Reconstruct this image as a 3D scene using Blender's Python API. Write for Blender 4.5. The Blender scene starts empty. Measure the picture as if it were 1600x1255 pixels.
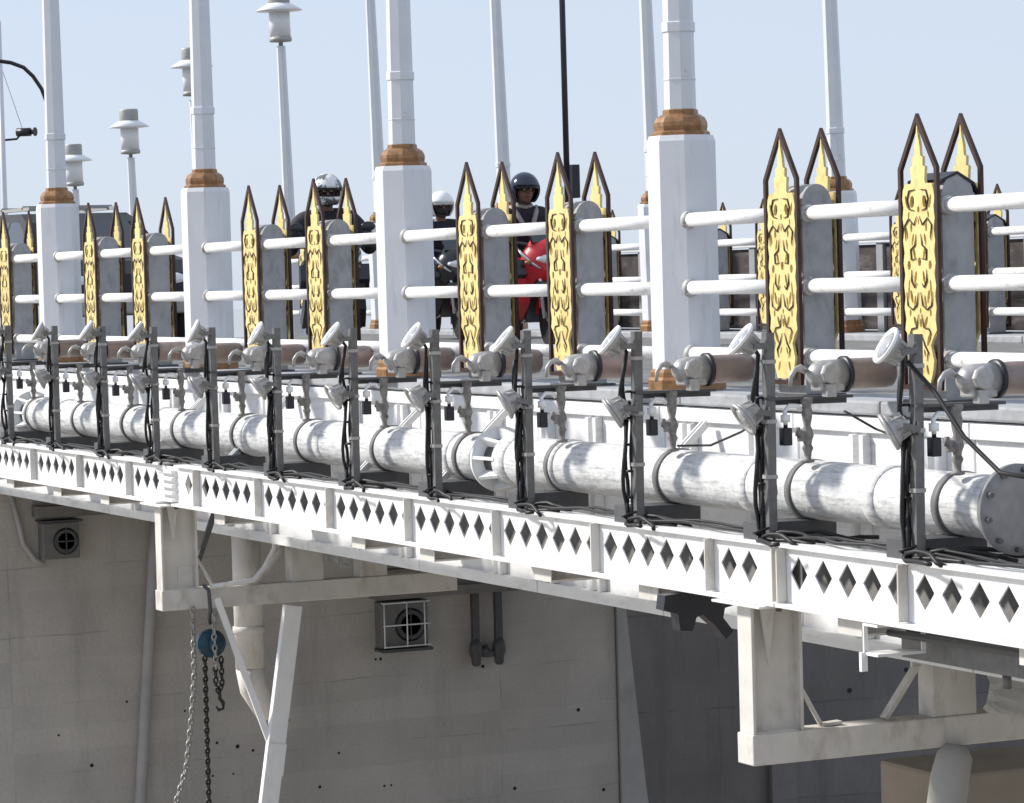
import bpy, bmesh, math, random
from mathutils import Vector, Matrix
random.seed(7)
R = math.radians
sc = bpy.context.scene
COL = sc.collection
ORD = ['nearest', 'second', 'third', 'fourth', 'fifth', 'sixth', 'seventh', 'eighth', 'ninth', 'tenth', 'eleventh', 'twelfth', 'thirteenth', 'fourteenth', 'fifteenth', 'sixteenth', 'seventeenth', 'eighteenth']
def nth(i, word='from the right'):
    return ('rightmost' if i == 0 else ORD[i] + ' ' + word)

# ------------------------------------------------------------------ materials
def mat(name, col, rough=.6, metal=0., noise=.0, scale=6., dirt=None, damt=.5, dscale=(3, 3, 3), bump=0., bscale=40., dlo=.52, dhi=.68, spec=.4):
    m = bpy.data.materials.new(name); m.use_nodes = True
    nt = m.node_tree; b = nt.nodes['Principled BSDF']
    b.inputs['Roughness'].default_value = rough; b.inputs['Metallic'].default_value = metal
    b.inputs['Specular IOR Level'].default_value = spec
    c = (*col, 1)
    tc = nt.nodes.new('ShaderNodeTexCoord')
    geo = nt.nodes.new('ShaderNodeNewGeometry')
    last = None
    if noise > 0:
        n = nt.nodes.new('ShaderNodeTexNoise'); n.inputs['Scale'].default_value = scale; n.inputs['Detail'].default_value = 8
        nt.links.new(geo.outputs['Position'], n.inputs['Vector'])
        mr = nt.nodes.new('ShaderNodeMapRange')
        mr.inputs['From Min'].default_value = .3; mr.inputs['From Max'].default_value = .7
        mr.inputs['To Min'].default_value = 1 - noise; mr.inputs['To Max'].default_value = 1 + noise
        nt.links.new(n.outputs['Fac'], mr.inputs['Value'])
        vm = nt.nodes.new('ShaderNodeVectorMath'); vm.operation = 'SCALE'; vm.inputs[0].default_value = col
        nt.links.new(mr.outputs[0], vm.inputs['Scale']); last = vm.outputs[0]
    if dirt:
        mp = nt.nodes.new('ShaderNodeMapping'); mp.inputs['Scale'].default_value = dscale
        nt.links.new(geo.outputs['Position'], mp.inputs['Vector'])
        n2 = nt.nodes.new('ShaderNodeTexNoise'); n2.inputs['Scale'].default_value = 1; n2.inputs['Detail'].default_value = 9; n2.inputs['Roughness'].default_value = .68
        nt.links.new(mp.outputs[0], n2.inputs['Vector'])
        mr2 = nt.nodes.new('ShaderNodeMapRange'); mr2.inputs['From Min'].default_value = dlo; mr2.inputs['From Max'].default_value = dhi
        mr2.inputs['To Max'].default_value = damt
        nt.links.new(n2.outputs['Fac'], mr2.inputs['Value'])
        mx = nt.nodes.new('ShaderNodeMix'); mx.data_type = 'RGBA'
        nt.links.new(mr2.outputs[0], mx.inputs['Factor'])
        if last: nt.links.new(last, mx.inputs['A'])
        else: mx.inputs['A'].default_value = c
        mx.inputs['B'].default_value = (*dirt, 1); last = mx.outputs['Result']
    if last: nt.links.new(last, b.inputs['Base Color'])
    else: b.inputs['Base Color'].default_value = c
    if bump > 0:
        n3 = nt.nodes.new('ShaderNodeTexNoise'); n3.inputs['Scale'].default_value = bscale; n3.inputs['Detail'].default_value = 6
        nt.links.new(geo.outputs['Position'], n3.inputs['Vector'])
        bp = nt.nodes.new('ShaderNodeBump'); bp.inputs['Strength'].default_value = bump; bp.inputs['Distance'].default_value = .01
        nt.links.new(n3.outputs['Fac'], bp.inputs['Height']); nt.links.new(bp.outputs[0], b.inputs['Normal'])
    return m

def concrete(name, col, zstep=.62, ystep=2.4):
    m = mat(name, col, .9, 0, .12, 1.3, dirt=tuple(v*.66 for v in col), damt=.5, dscale=(1.4, 2.2, .35), bump=.3, bscale=25)
    nt = m.node_tree; b = nt.nodes['Principled BSDF']
    src = b.inputs['Base Color'].links[0].from_socket
    geo = nt.nodes.new('ShaderNodeNewGeometry'); sep = nt.nodes.new('ShaderNodeSeparateXYZ')
    n = nt.nodes.new('ShaderNodeTexNoise'); n.inputs['Scale'].default_value = 1.7; n.inputs['Detail'].default_value = 4
    add = nt.nodes.new('ShaderNodeVectorMath'); add.operation = 'MULTIPLY_ADD'
    add.inputs[1].default_value = (.05, .05, .05)
    nt.links.new(geo.outputs['Position'], n.inputs['Vector']); nt.links.new(n.outputs['Color'], add.inputs[0]); nt.links.new(geo.outputs['Position'], add.inputs[2])
    nt.links.new(add.outputs[0], sep.inputs[0])
    fac = None
    for ax, st, w in (('Z', zstep, .022), ('Y', ystep, .006)):
        d = nt.nodes.new('ShaderNodeMath'); d.operation = 'DIVIDE'; d.inputs[1].default_value = st
        nt.links.new(sep.outputs[ax], d.inputs[0])
        f = nt.nodes.new('ShaderNodeMath'); f.operation = 'FRACT'; nt.links.new(d.outputs[0], f.inputs[0])
        l = nt.nodes.new('ShaderNodeMath'); l.operation = 'LESS_THAN'; l.inputs[1].default_value = w; nt.links.new(f.outputs[0], l.inputs[0])
        if fac is None: fac = l.outputs[0]
        else:
            mxm = nt.nodes.new('ShaderNodeMath'); mxm.operation = 'MAXIMUM'; nt.links.new(fac, mxm.inputs[0]); nt.links.new(l.outputs[0], mxm.inputs[1]); fac = mxm.outputs[0]
    n2 = nt.nodes.new('ShaderNodeTexNoise'); n2.inputs['Scale'].default_value = 2.3; nt.links.new(geo.outputs['Position'], n2.inputs['Vector'])
    mr = nt.nodes.new('ShaderNodeMapRange'); mr.inputs['From Min'].default_value = .42; mr.inputs['From Max'].default_value = .62; mr.inputs['To Max'].default_value = .38
    nt.links.new(n2.outputs['Fac'], mr.inputs['Value'])
    mu = nt.nodes.new('ShaderNodeMath'); mu.operation = 'MULTIPLY'; nt.links.new(fac, mu.inputs[0]); nt.links.new(mr.outputs[0], mu.inputs[1])
    mx = nt.nodes.new('ShaderNodeMix'); mx.data_type = 'RGBA'; nt.links.new(mu.outputs[0], mx.inputs['Factor']); nt.links.new(src, mx.inputs['A'])
    mx.inputs['B'].default_value = (*[v*.4 for v in col], 1)
    # board marks: each formwork board has its own tone; fine pits and pale lime specks
    dv = nt.nodes.new('ShaderNodeMath'); dv.operation = 'DIVIDE'; dv.inputs[1].default_value = zstep/3.; nt.links.new(sep.outputs['Z'], dv.inputs[0])
    fl = nt.nodes.new('ShaderNodeMath'); fl.operation = 'FLOOR'; nt.links.new(dv.outputs[0], fl.inputs[0])
    dy = nt.nodes.new('ShaderNodeMath'); dy.operation = 'DIVIDE'; dy.inputs[1].default_value = ystep; nt.links.new(sep.outputs['Y'], dy.inputs[0])
    fy = nt.nodes.new('ShaderNodeMath'); fy.operation = 'FLOOR'; nt.links.new(dy.outputs[0], fy.inputs[0])
    cb = nt.nodes.new('ShaderNodeCombineXYZ'); nt.links.new(fl.outputs[0], cb.inputs[0]); nt.links.new(fy.outputs[0], cb.inputs[1])
    wn = nt.nodes.new('ShaderNodeTexWhiteNoise'); wn.noise_dimensions = '2D'; nt.links.new(cb.outputs[0], wn.inputs['Vector'])
    m1 = nt.nodes.new('ShaderNodeMapRange'); m1.inputs['To Min'].default_value = .95; m1.inputs['To Max'].default_value = 1.04; nt.links.new(wn.outputs['Value'], m1.inputs['Value'])
    n4 = nt.nodes.new('ShaderNodeTexNoise'); n4.inputs['Scale'].default_value = 38; n4.inputs['Detail'].default_value = 3; nt.links.new(geo.outputs['Position'], n4.inputs['Vector'])
    m2 = nt.nodes.new('ShaderNodeMapRange'); m2.inputs['From Min'].default_value = .3; m2.inputs['From Max'].default_value = .7; m2.inputs['To Min'].default_value = .94; m2.inputs['To Max'].default_value = 1.06; nt.links.new(n4.outputs['Fac'], m2.inputs['Value'])
    mm = nt.nodes.new('ShaderNodeMath'); mm.operation = 'MULTIPLY'; nt.links.new(m1.outputs[0], mm.inputs[0]); nt.links.new(m2.outputs[0], mm.inputs[1])
    vs = nt.nodes.new('ShaderNodeVectorMath'); vs.operation = 'SCALE'; nt.links.new(mx.outputs['Result'], vs.inputs[0]); nt.links.new(mm.outputs[0], vs.inputs['Scale'])
    nt.links.new(vs.outputs[0], b.inputs['Base Color'])
    return m

M = dict(
    white=mat('white_paint', (.80, .80, .79), .5, 0, .04, 9, dirt=(.42, .39, .35), damt=.55, dscale=(7, 7, 2.2), bump=.12, dlo=.54, dhi=.74),
    rail=mat('rail_white_paint', (.80, .80, .80), .4, 0, .04, 8, dirt=(.30, .26, .22), damt=.7, dscale=(12, 26, 26), dlo=.58, dhi=.7, bump=.12),
    pipe=mat('pipe_lagging', (.66, .66, .655), .5, 0, .1, 30, dirt=(.30, .30, .295), damt=.8, dscale=(7, 60, 60), bump=.5, bscale=30, dlo=.46, dhi=.66),
    fascia=mat('fascia_paint', (.80, .80, .80), .6, 0, .05, 5, dirt=(.42, .42, .41), damt=.5, dscale=(4, 4, 12), bump=.2, dlo=.53, dhi=.7),
    column=mat('column_paint', (.70, .71, .735), .38, 0, .03, 4, dirt=(.40, .38, .36), damt=.5, dscale=(11, 11, 1.6), dlo=.55, dhi=.75, bump=.08),
    collar=mat('copper_collar', (.31, .165, .075), .4, .3, .2, 30, dirt=(.12, .07, .035), damt=.7, dscale=(18, 18, 18), dlo=.5),
    gold=mat('gold_paint', (.78, .63, .27), .5, .05, .08, 60, dirt=(.42, .27, .08), damt=.6, dscale=(13, 13, 9), dlo=.5, dhi=.7),
    cream=mat('pale_gilding', (.85, .76, .50), .35, .1, .05, 60),
    frame=mat('brown_frame', (.045, .022, .016), .5, 0, .2, 30),
    post=mat('grey_post_concrete', (.37, .37, .375), .75, 0, .1, 14, dirt=(.2, .2, .2), damt=.6, dscale=(10, 10, 5), bump=.3),
    galv=mat('galvanised_steel', (.16, .16, .158), .5, .25, .15, 25, dirt=(.12, .1, .09), damt=.6, dscale=(14, 14, 5)),
    dark=mat('dark_steel', (.085, .086, .09), .55, .1, .15, 16),
    strap=mat('grey_strap', (.15, .15, .15), .6, .1, .15, 16),
    flange=mat('worn_flange_paint', (.5, .5, .49), .5, 0, .15, 30, dirt=(.16, .11, .08), damt=.8, dscale=(30, 30, 30), dlo=.48, dhi=.62),
    flangegrey=mat('flange_grey', (.22, .22, .225), .5, .1, .12, 20),
    web=mat('shade_backing_grey', (.23, .22, .21), .7, .1, .2, 12),  # dark tone stands in for the shaded hollow behind the girder
    body=mat('bronze_grey_housing', (.27, .215, .19), .45, .35, .1, 20),
    cast=mat('cast_grey_metal', (.40, .39, .38), .45, .35, .14, 30),
    rust=mat('rusty_stem', (.25, .235, .22), .75, .2, .3, 40, dirt=(.1, .08, .07), damt=.8, dscale=(30, 30, 30)),
    black=mat('black_rubber', (.012, .012, .013), .5),
    blackpaint=mat('black_paint', (.018, .018, .024), .4),
    lens=mat('lamp_lens', (.42, .43, .45), .12, .2, .2, 60),
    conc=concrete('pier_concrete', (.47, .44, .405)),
    conc2=concrete('shade_toned_concrete', (.195, .182, .17), 1.1),  # concrete darkened: shade on abutment and under soffit put into the colour
    conc3=mat('pale_concrete', (.40, .39, .375), .85, 0, .1, 4, dirt=(.25, .24, .22), damt=.5, dscale=(2, 2, 1), bump=.3),
    brownc=mat('brown_concrete', (.34, .29, .235), .9, 0, .12, 2, bump=.3),
    steelw=mat('weathered_white_steel', (.62, .595, .555), .55, 0, .08, 7, dirt=(.33, .28, .24), damt=.6, dscale=(6, 6, 3)),
    road=mat('asphalt', (.16, .158, .155), .9, 0, .25, 9, dirt=(.27, .265, .26), damt=.6, dscale=(3, 8, 3), bump=.6, bscale=60),
    kerb=mat('kerb_concrete', (.36, .37, .385), .8, 0, .12, 9, dirt=(.22, .22, .22), damt=.6, dscale=(4, 6, 6), bump=.3),
    ground=mat('sandy_ground', (.27, .24, .2), .95, 0, .25, .4, bump=.4, bscale=4),
    water=mat('river_water', (.34, .305, .25), .14, 0, .1, .3, bump=.25, bscale=1.2, spec=.6),
    hill=mat('far_ground', (.16, .17, .14), .95, 0, .3, .1),
    pole=mat('lamp_pole_paint', (.66, .68, .71), .35, .05, .04, 6),
    lantern=mat('lantern_glass', (.78, .79, .80), .25, 0, .03, 6),
    lampgrey=mat('lantern_grey', (.36, .36, .34), .5, .1, .1, 12),
    blue=mat('blue_hoist', (.010, .048, .075), .4, .1, .2, 30),
    chain=mat('chain_steel', (.33, .32, .30), .5, .5, .3, 60),
    chaind=mat('oily_chain', (.03, .028, .026), .5, .4, .2, 60),
    tarp=mat('white_tarpaulin', (.72, .72, .71), .6, 0, .05, 12, bump=.4),
    wallbrown=mat('dark_boarding', (.045, .036, .035), .75, 0, .4, 5, dirt=(.15, .125, .12), damt=.8, dscale=(2.5, 2.5, 11)),
    eave=mat('eave_white', (.62, .63, .65), .6, 0, .05, 3),
    roofg=mat('roof_sheet', (.30, .31, .33), .6, .1, .1, 3),
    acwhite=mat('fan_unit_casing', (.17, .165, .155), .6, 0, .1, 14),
    carp=mat('car_paint', (.02, .021, .025), .5, .1, .1, 10, spec=.3),
    glass=mat('dark_glass', (.03, .035, .04), .06, 0, 0, spec=.8),
    red=mat('red_fairing', (.55, .014, .025), .4, 0, .06, 20, spec=.6),
    darkred=mat('dark_red_fairing', (.16, .012, .03), .3, 0, .06, 20, spec=.6),
    blackp=mat('black_fairing', (.016, .016, .02), .25, 0, 0, spec=.6),
    tyre=mat('tyre', (.015, .015, .015), .85, 0, .2, 40),
    chrome=mat('bright_metal', (.55, .55, .55), .25, .8, .05, 20),
    jacket=mat('black_jacket', (.018, .018, .026), .8, 0, .3, 30, bump=1.0, bscale=14),
    vest=mat('grey_reflective_band', (.30, .27, .25), .6, 0, .1, 20),
    trousers=mat('dark_trousers', (.02, .02, .026), .85, 0, .2, 20),
    shoe=mat('black_shoe', (.02, .02, .02), .6),
    skin=mat('skin', (.22, .12, .08), .55, 0, .05, 20),
    helmw=mat('white_helmet', (.78, .78, .78), .2, 0, 0, dirt=(.1, .1, .11), damt=.95, dscale=(9, 11, 9), dlo=.5, dhi=.53, spec=.6),
    helmp=mat('plain_white_helmet', (.82, .82, .82), .2, 0, .02, 5, spec=.6),
    helmn=mat('navy_helmet', (.012, .016, .04), .12, 0, 0, spec=.8),
    mask=mat('face_cloth', (.03, .028, .028), .8, 0, .1, 20),
    eye=mat('eye_white', (.6, .6, .58), .3),
    headl=mat('headlamp_glass', (.75, .76, .78), .1, .1, 0, spec=.7),
)

# ------------------------------------------------------------------ mesh helpers
class MB:
    def __init__(s): s.bm = bmesh.new()
    def box(s, x0, x1, y0, y1, z0, z1, bev=0., mtx=None):
        g = bmesh.ops.create_cube(s.bm, size=1)['verts']
        for v in g:
            v.co = Vector((x0+(v.co.x+.5)*(x1-x0), y0+(v.co.y+.5)*(y1-y0), z0+(v.co.z+.5)*(z1-z0)))
        if bev > 0:
            es = list({e for v in g for e in v.link_edges})
            r = bmesh.ops.bevel(s.bm, geom=es, offset=bev, segments=2, affect='EDGES', profile=.5)
            g = list({v for f in r['faces'] for v in f.verts} | {v for v in g if v.is_valid})
        if mtx is not None:
            for v in g: v.co = mtx @ v.co
        return s
    def cyl(s, p0, p1, r0, r1=None, n=16, cap=True, smooth=True, phase=0.):
        r1 = r0 if r1 is None else r1
        p0, p1 = Vector(p0), Vector(p1); d = (p1-p0).normalized()
        a = d.orthogonal().normalized()
        if abs(d.z) > .99: a = Vector((1, 0, 0))
        b = d.cross(a)
        A = []; B = []
        for i in range(n):
            t = 2*math.pi*(i+phase)/n; o = a*math.cos(t)+b*math.sin(t)
            A.append(s.bm.verts.new(p0+o*r0)); B.append(s.bm.verts.new(p1+o*r1))
        for i in range(n):
            j = (i+1) % n
            f = s.bm.faces.new((A[i], A[j], B[j], B[i])); f.smooth = smooth
        if cap:
            s.bm.faces.new(A[::-1]); s.bm.faces.new(B)
        return s
    def tube(s, pts, r, n=8, cap=True):
        pts = [Vector(p) for p in pts]; rings = []; prev = None
        for i, p in enumerate(pts):
            d = (pts[min(i+1, len(pts)-1)]-pts[max(i-1, 0)]).normalized()
            a = d.orthogonal().normalized() if prev is None else (prev-d*prev.dot(d)).normalized()
            prev = a; b = d.cross(a)
            rr = r[i] if isinstance(r, (list, tuple)) else r
            rings.append([s.bm.verts.new(p+(a*math.cos(2*math.pi*k/n)+b*math.sin(2*math.pi*k/n))*rr) for k in range(n)])
        for A, B in zip(rings, rings[1:]):
            for i in range(n):
                f = s.bm.faces.new((A[i], A[(i+1) % n], B[(i+1) % n], B[i])); f.smooth = True
        if cap: s.bm.faces.new(rings[0][::-1]); s.bm.faces.new(rings[-1])
        return s
    def lathe(s, prof, n=24, mtx=None, smooth=True, phase=0.):   # prof: (r, z) list, axis z
        rings = []
        for r, z in prof:
            ring = []
            for i in range(n):
                t = 2*math.pi*(i+phase)/n
                co = Vector((r*math.cos(t), r*math.sin(t), z))
                ring.append(s.bm.verts.new(mtx @ co if mtx is not None else co))
            rings.append(ring)
        for A, B in zip(rings, rings[1:]):
            for i in range(n):
                j = (i+1) % n
                f = s.bm.faces.new((A[i], A[j], B[j], B[i])); f.smooth = smooth
        if prof[0][0] > 1e-5: s.bm.faces.new(rings[0][::-1])
        if prof[-1][0] > 1e-5: s.bm.faces.new(rings[-1])
        return s
    def prism(s, poly, f0, f1):      # f0/f1 map a 2d point to the two 3d ends
        A = [s.bm.verts.new(f0(p)) for p in poly]; B = [s.bm.verts.new(f1(p)) for p in poly]
        n = len(poly)
        for i in range(n):
            j = (i+1) % n; s.bm.faces.new((A[i], A[j], B[j], B[i]))
        s.bm.faces.new(A[::-1]); s.bm.faces.new(B)
        return s
    def beam(s, p0, p1, w, h, bev=0.):   # rectangular bar from p0 to p1
        p0, p1 = Vector(p0), Vector(p1); d = p1-p0; L = d.length; d.normalize()
        up = Vector((0, 0, 1)) if abs(d.z) < .95 else Vector((1, 0, 0))
        x = d; y = up.cross(x).normalized(); z = x.cross(y)
        m = Matrix(((x.x, y.x, z.x, p0.x), (x.y, y.y, z.y, p0.y), (x.z, y.z, z.z, p0.z), (0, 0, 0, 1)))
        return s.box(0, L, -w/2, w/2, -h/2, h/2, bev, m)
    def ball(s, c, r, sc_=(1, 1, 1), u=20, v=14):
        g = bmesh.ops.create_uvsphere(s.bm, u_segments=u, v_segments=v, radius=r)['verts']
        for w in g: w.co = Vector((w.co.x*sc_[0]+c[0], w.co.y*sc_[1]+c[1], w.co.z*sc_[2]+c[2]))
        for f in {f for w in g for f in w.link_faces}: f.smooth = True
        return s
    def mesh(s, name):
        bmesh.ops.recalc_face_normals(s.bm, faces=s.bm.faces[:])
        me = bpy.data.meshes.new(name); s.bm.to_mesh(me); s.bm.free(); return me
def link(o, parent=None):
    COL.objects.link(o)
    if parent is not None: o.parent = parent
    return o
def part(name, mb, m, parent=None, label=None):
    me = mb if isinstance(mb, bpy.types.Mesh) else mb.mesh(name)
    if not me.materials: me.materials.append(M[m])
    o = bpy.data.objects.new(name, me)
    link(o, parent)
    if label: o['label'] = label
    return o
def tag(o, label, cat, group=None):
    o['label'] = label; o['category'] = cat
    if group: o['group'] = group
    return o
def thing(name, label, cat, loc=(0, 0, 0), rz=0., group=None):
    o = bpy.data.objects.new(name, None); o.empty_display_size = .1
    COL.objects.link(o); o.location = loc; o.rotation_euler = (0, 0, rz)
    return tag(o, label, cat, group)
def structure(name, mb, m):
    o = part(name, mb, m); o['kind'] = 'structure'; return o
def dup(root, loc, label, rz=None, group=None):
    def rec(o, par):
        c = o.copy(); COL.objects.link(c)
        if par is not None: c.parent = par
        for ch in o.children: rec(ch, c)
        return c
    c = rec(root, None); c.location = loc; c['label'] = label
    if rz is not None: c.rotation_euler = (0, 0, rz)
    if group: c['group'] = group
    return c
def curve_mesh(name, loops, depth, y0):     # filled 2d outline with holes in the XZ plane, front face at y0
    cu = bpy.data.curves.new(name, 'CURVE'); cu.dimensions = '2D'; cu.fill_mode = 'BOTH'; cu.extrude = depth/2
    for lp in loops:
        sp = cu.splines.new('POLY'); sp.points.add(len(lp)-1); sp.use_cyclic_u = True
        for p, q in zip(sp.points, lp): p.co = (q[0], q[1], 0, 1)
    o = bpy.data.objects.new(name, cu); COL.objects.link(o)
    dg = bpy.context.evaluated_depsgraph_get(); dg.update()
    me = bpy.data.meshes.new_from_object(o.evaluated_get(dg)); me.name = name
    bpy.data.objects.remove(o); bpy.data.curves.remove(cu)
    for v in me.vertices: v.co = Vector((v.co.x, y0+depth/2-v.co.z, v.co.y))
    me.materials.clear()
    return me
def skin_mesh(name, verts, edges, root=0, sub=2):   # verts: (x,y,z,r)
    me = bpy.data.meshes.new(name); me.from_pydata([v[:3] for v in verts], edges, [])
    o = bpy.data.objects.new(name, me); COL.objects.link(o)
    sk = o.modifiers.new('s', 'SKIN'); sk.use_smooth_shade = True
    for i, v in enumerate(verts):
        r = v[3]; me.skin_vertices[0].data[i].radius = (r, r) if not isinstance(r, tuple) else r
    me.skin_vertices[0].data[root].use_root = True
    sb = o.modifiers.new('u', 'SUBSURF'); sb.levels = sub; sb.render_levels = sub
    dg = bpy.context.evaluated_depsgraph_get(); dg.update()
    m2 = bpy.data.meshes.new_from_object(o.evaluated_get(dg)); m2.name = name
    bpy.data.objects.remove(o); bpy.data.meshes.remove(me)
    m2.materials.clear()
    for p in m2.polygons: p.use_smooth = True
    return m2

W = 7.57            # far railing line
D = 3.73; S = D/3   # lamp column and post spacing
XO = .03
# ------------------------------------------------------------------ setting
def zroad(x): return 0. if x > -23 else (x+23)*.13
def sheet(xs, y0, y1, dz):
    mb = MB(); prev = None
    for x in xs:
        a = mb.bm.verts.new((x, y0, zroad(x)+dz)); b = mb.bm.verts.new((x, y1, zroad(x)+dz))
        if prev: mb.bm.faces.new((prev[0], a, b, prev[1]))
        prev = (a, b)
    return mb
structure('road', sheet([12, -5, -23, -40, -54], .32, W-.32, -.06), 'road')
mb = MB()
for y0, y1 in ((-.13, .32), (W-.32, W+.15)):
    x = 12.
    while x > -22:
        mb.box(x-1.96, x, y0, y1, -.068, 0, .012); x -= 1.97
structure('kerb', mb, 'kerb')
mb = MB()
for r0 in [0]:
    n = 64; c = mb.bm.verts.new((0, 0, -7)); ring = [mb.bm.verts.new((900*math.cos(2*math.pi*i/n), 900*math.sin(2*math.pi*i/n), -7)) for i in range(n)]
    for i in range(n): mb.bm.faces.new((c, ring[i], ring[(i+1) % n]))
structure('water', mb, 'water')

# bridge superstructure: slab, white edge beam, diaphragms
br = thing('bridge_superstructure', 'bridge deck slab with a dirty white edge beam behind the white pipe', 'bridge', (0, 0, -1.18))
def L(mb, z=1.18):   # shift a mesh to local coordinates
    bmesh.ops.translate(mb.bm, verts=mb.bm.verts[:], vec=(0, 0, z)); return mb
part('deck_slab', L(MB().box(-23, 12, .02, W-.02, -.36, -.07)), 'conc3', br)
mb = MB()
cuts = [12, 8.1, 4.45, 2.9, 1.35, -.05, -1.6, -3.3, -5.2, -7.2, -9.6, -12.4, -16, -20, -23]
for a, b in zip(cuts, cuts[1:]):
    mb.box(b+.006, a-.006, -.10, .0, -1.18, -.075, .008)
    mb.box(b+.006, a-.006, -.128, -.1, -.15, -.08, .004)
    mb.box(b+.006, a-.006, -.135, -.1, -1.178, -1.11, .004)
part('edge_beam', L(mb), 'fascia', br)
mb = MB()
for x in (-10.72, -8.4, -5.6, -2.75, -.4, 2.0, 4.4, 6.8):
    mb.box(x-.12, x+.12, .01, W, -1.12, -.37)
part('diaphragm', L(mb), 'conc3', br)
part('far_edge_beam', L(MB().box(-23, 12, W, W+.1, -1.18, -.075)), 'fascia', br)
for a in (4.0, 2.55, 1.9, .9, .2, -.9, -1.5, -2.2, -3.6, -4.4, -6.0, -6.9, -8.0, -9.0):
    for q in (0, .09): part('stiffener_rib', L(MB().box(a+q, a+q+.035, -.145, -.102, -1.108, -.16)), 'fascia', br)

# ------------------------------------------------------------------ diamond girders
def girder(x0, x1, stiffs, diamonds, label, crosses):
    g = thing('diamond_girder', label, 'girder', (x0, -.75, -.87), 0, 'diamond cut girders along the bridge edge')
    zt, zb, zc = .245, 0., .137
    mb = MB(); bm = mb.bm
    hw, hh = .075, .077
    edges = sorted(set([x0, x1]+[d-.1 for d in diamonds]+[d+.1 for d in diamonds]))
    xs = [x0]
    cells = []
    for d in sorted(diamonds): cells.append((d-.098, d+.098, d))
    cur = x0; full = []
    for a, b, d in cells:
        if a > cur+1e-4: full.append((cur, a, None))
        full.append((max(a, cur), b, d)); cur = b
    if cur < x1: full.append((cur, x1, None))
    th = .008
    for y in (0., th):
        for a, b, d in full:
            P = lambda x, z: bm.verts.new((x-x0, y, z))
            if d is None:
                bm.faces.new((P(a, zb), P(b, zb), P(b, zt), P(a, zt)))
            else:
                c = [P(a, zb), P(b, zb), P(b, zt), P(a, zt)]
                k = [P(d, zc-hh), P(d+hw, zc), P(d, zc+hh), P(d-hw, zc)]
                bm.faces.new((c[0], c[1], k[0])); bm.faces.new((c[1], k[1], k[0]))
                bm.faces.new((c[1], c[2], k[1])); bm.faces.new((c[2], k[2], k[1]))
                bm.faces.new((c[2], c[3], k[2])); bm.faces.new((c[3], k[3], k[2]))
                bm.faces.new((c[3], c[0], k[3])); bm.faces.new((c[0], k[0], k[3]))
    for a, b, d in full:
        if d is None: continue
        k = [(d, zc-hh), (d+hw, zc), (d, zc+hh), (d-hw, zc)]
        for i in range(4):
            p, q = k[i], k[(i+1) % 4]
            bm.faces.new([bm.verts.new(v) for v in ((p[0]-x0, 0, p[1]), (q[0]-x0, 0, q[1]), (q[0]-x0, th, q[1]), (p[0]-x0, th, p[1]))])
    bmesh.ops.remove_doubles(bm, verts=bm.verts[:], dist=1e-5)
    part('web', mb, 'white', g)
    Lx = x1-x0
    part('top_flange', MB().box(0, Lx, -.03, .13, zt+.002, zt+.018, .003), 'white', g)
    part('bottom_flange', MB().box(0, Lx, -.055, .13, -.02, -.002, .003), 'white', g)
    part('shade_backing', MB().box(.01, Lx-.01, .085, .095, 0, zt), 'web', g)  # added plate, coloured dark for the shade seen through the diamonds
    for s in stiffs:
        part('stiffener', MB().box(s-x0-.006, s-x0+.006, -.05, -.002, .002, zt, .002), 'steelw', g)
    for s in crosses:
        mb = MB().box(s-x0-.1, s-x0+.1, .0, .6, -.095, -.085); mb.box(s-x0-.006, s-x0+.006, 0, .6, -.085, -.022)
        mb.box(s-x0-.1, s-x0+.1, -.006, 0, -.095, -.024)
        part('cross_beam', mb, 'steelw', g)
    return g
def dia(stiffs, n=6, last=None):
    out = []
    for a, b in zip(stiffs, stiffs[1:]):
        st = (b-a)/n
        out += [a+st*(i+.62) for i in range(n)]
    return out
sA = [-18.96, -17.76, -16.56, -15.36, -14.16, -12.96, -11.8, -10.64, -9.461, -8.247, -7.057]
girder(-18.96, -6.375, sA, [d for d in dia(sA)+[-6.92, -6.72, -6.52]], 'diamond cut white girder left of the louvred splice', (-11.4, -10.2, -8.9, -7.7))
sB = [-5.594, -4.395, -3.153, -1.936, -.729, .466, 1.67]
girder(-6.04, 2.32, sB+[2.30], [-5.82]+dia(sB)+[1.815, 2.009], 'longest diamond cut white girder between louvred splice and right hanger frame', (-5.2, -2.75, -1.72, -.2, 1.0))
sC = [2.345, 3.371, 4.60, 5.8]
girder(2.333, 7.0, sC, [2.46, 2.675, 2.88, 3.085, 3.285]+[3.503, 3.71, 3.915, 4.125, 4.33, 4.53]+dia(sC[2:]), 'diamond cut white girder at the right edge of the picture', (2.9, 4.3))
mb = MB()
for i in range(5): mb.box(-6.36, -6.06, -.79, -.752, -.866+i*.049, -.842+i*.049, .004)
mb.box(-6.373, -6.042, -.752, -.74, -.868, -.625)
sp = part('splice_plate', mb, 'white'); sp.location = (0, 0, 0)
tag(sp, 'louvred white splice plate joining two diamond cut girders', 'splice plate')

# diagonal struts from the edge beam out to the girder
for i, x in enumerate((4.62, .52, -1.9, -3.1, -5.4, -7.0)):
    mb = MB().beam((x-.03, -.15, -.14), (x-.03, -.66, -.6), .045, .012); mb.beam((x-.03, -.15, -.155), (x-.03, -.66, -.615), .012, .05)
    o = part('diagonal_strut', mb, 'white')
    tag(o, 'white slanting strut behind the pipe, %s of six' % nth(i), 'strut', 'slanting struts behind the pipe')

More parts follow.
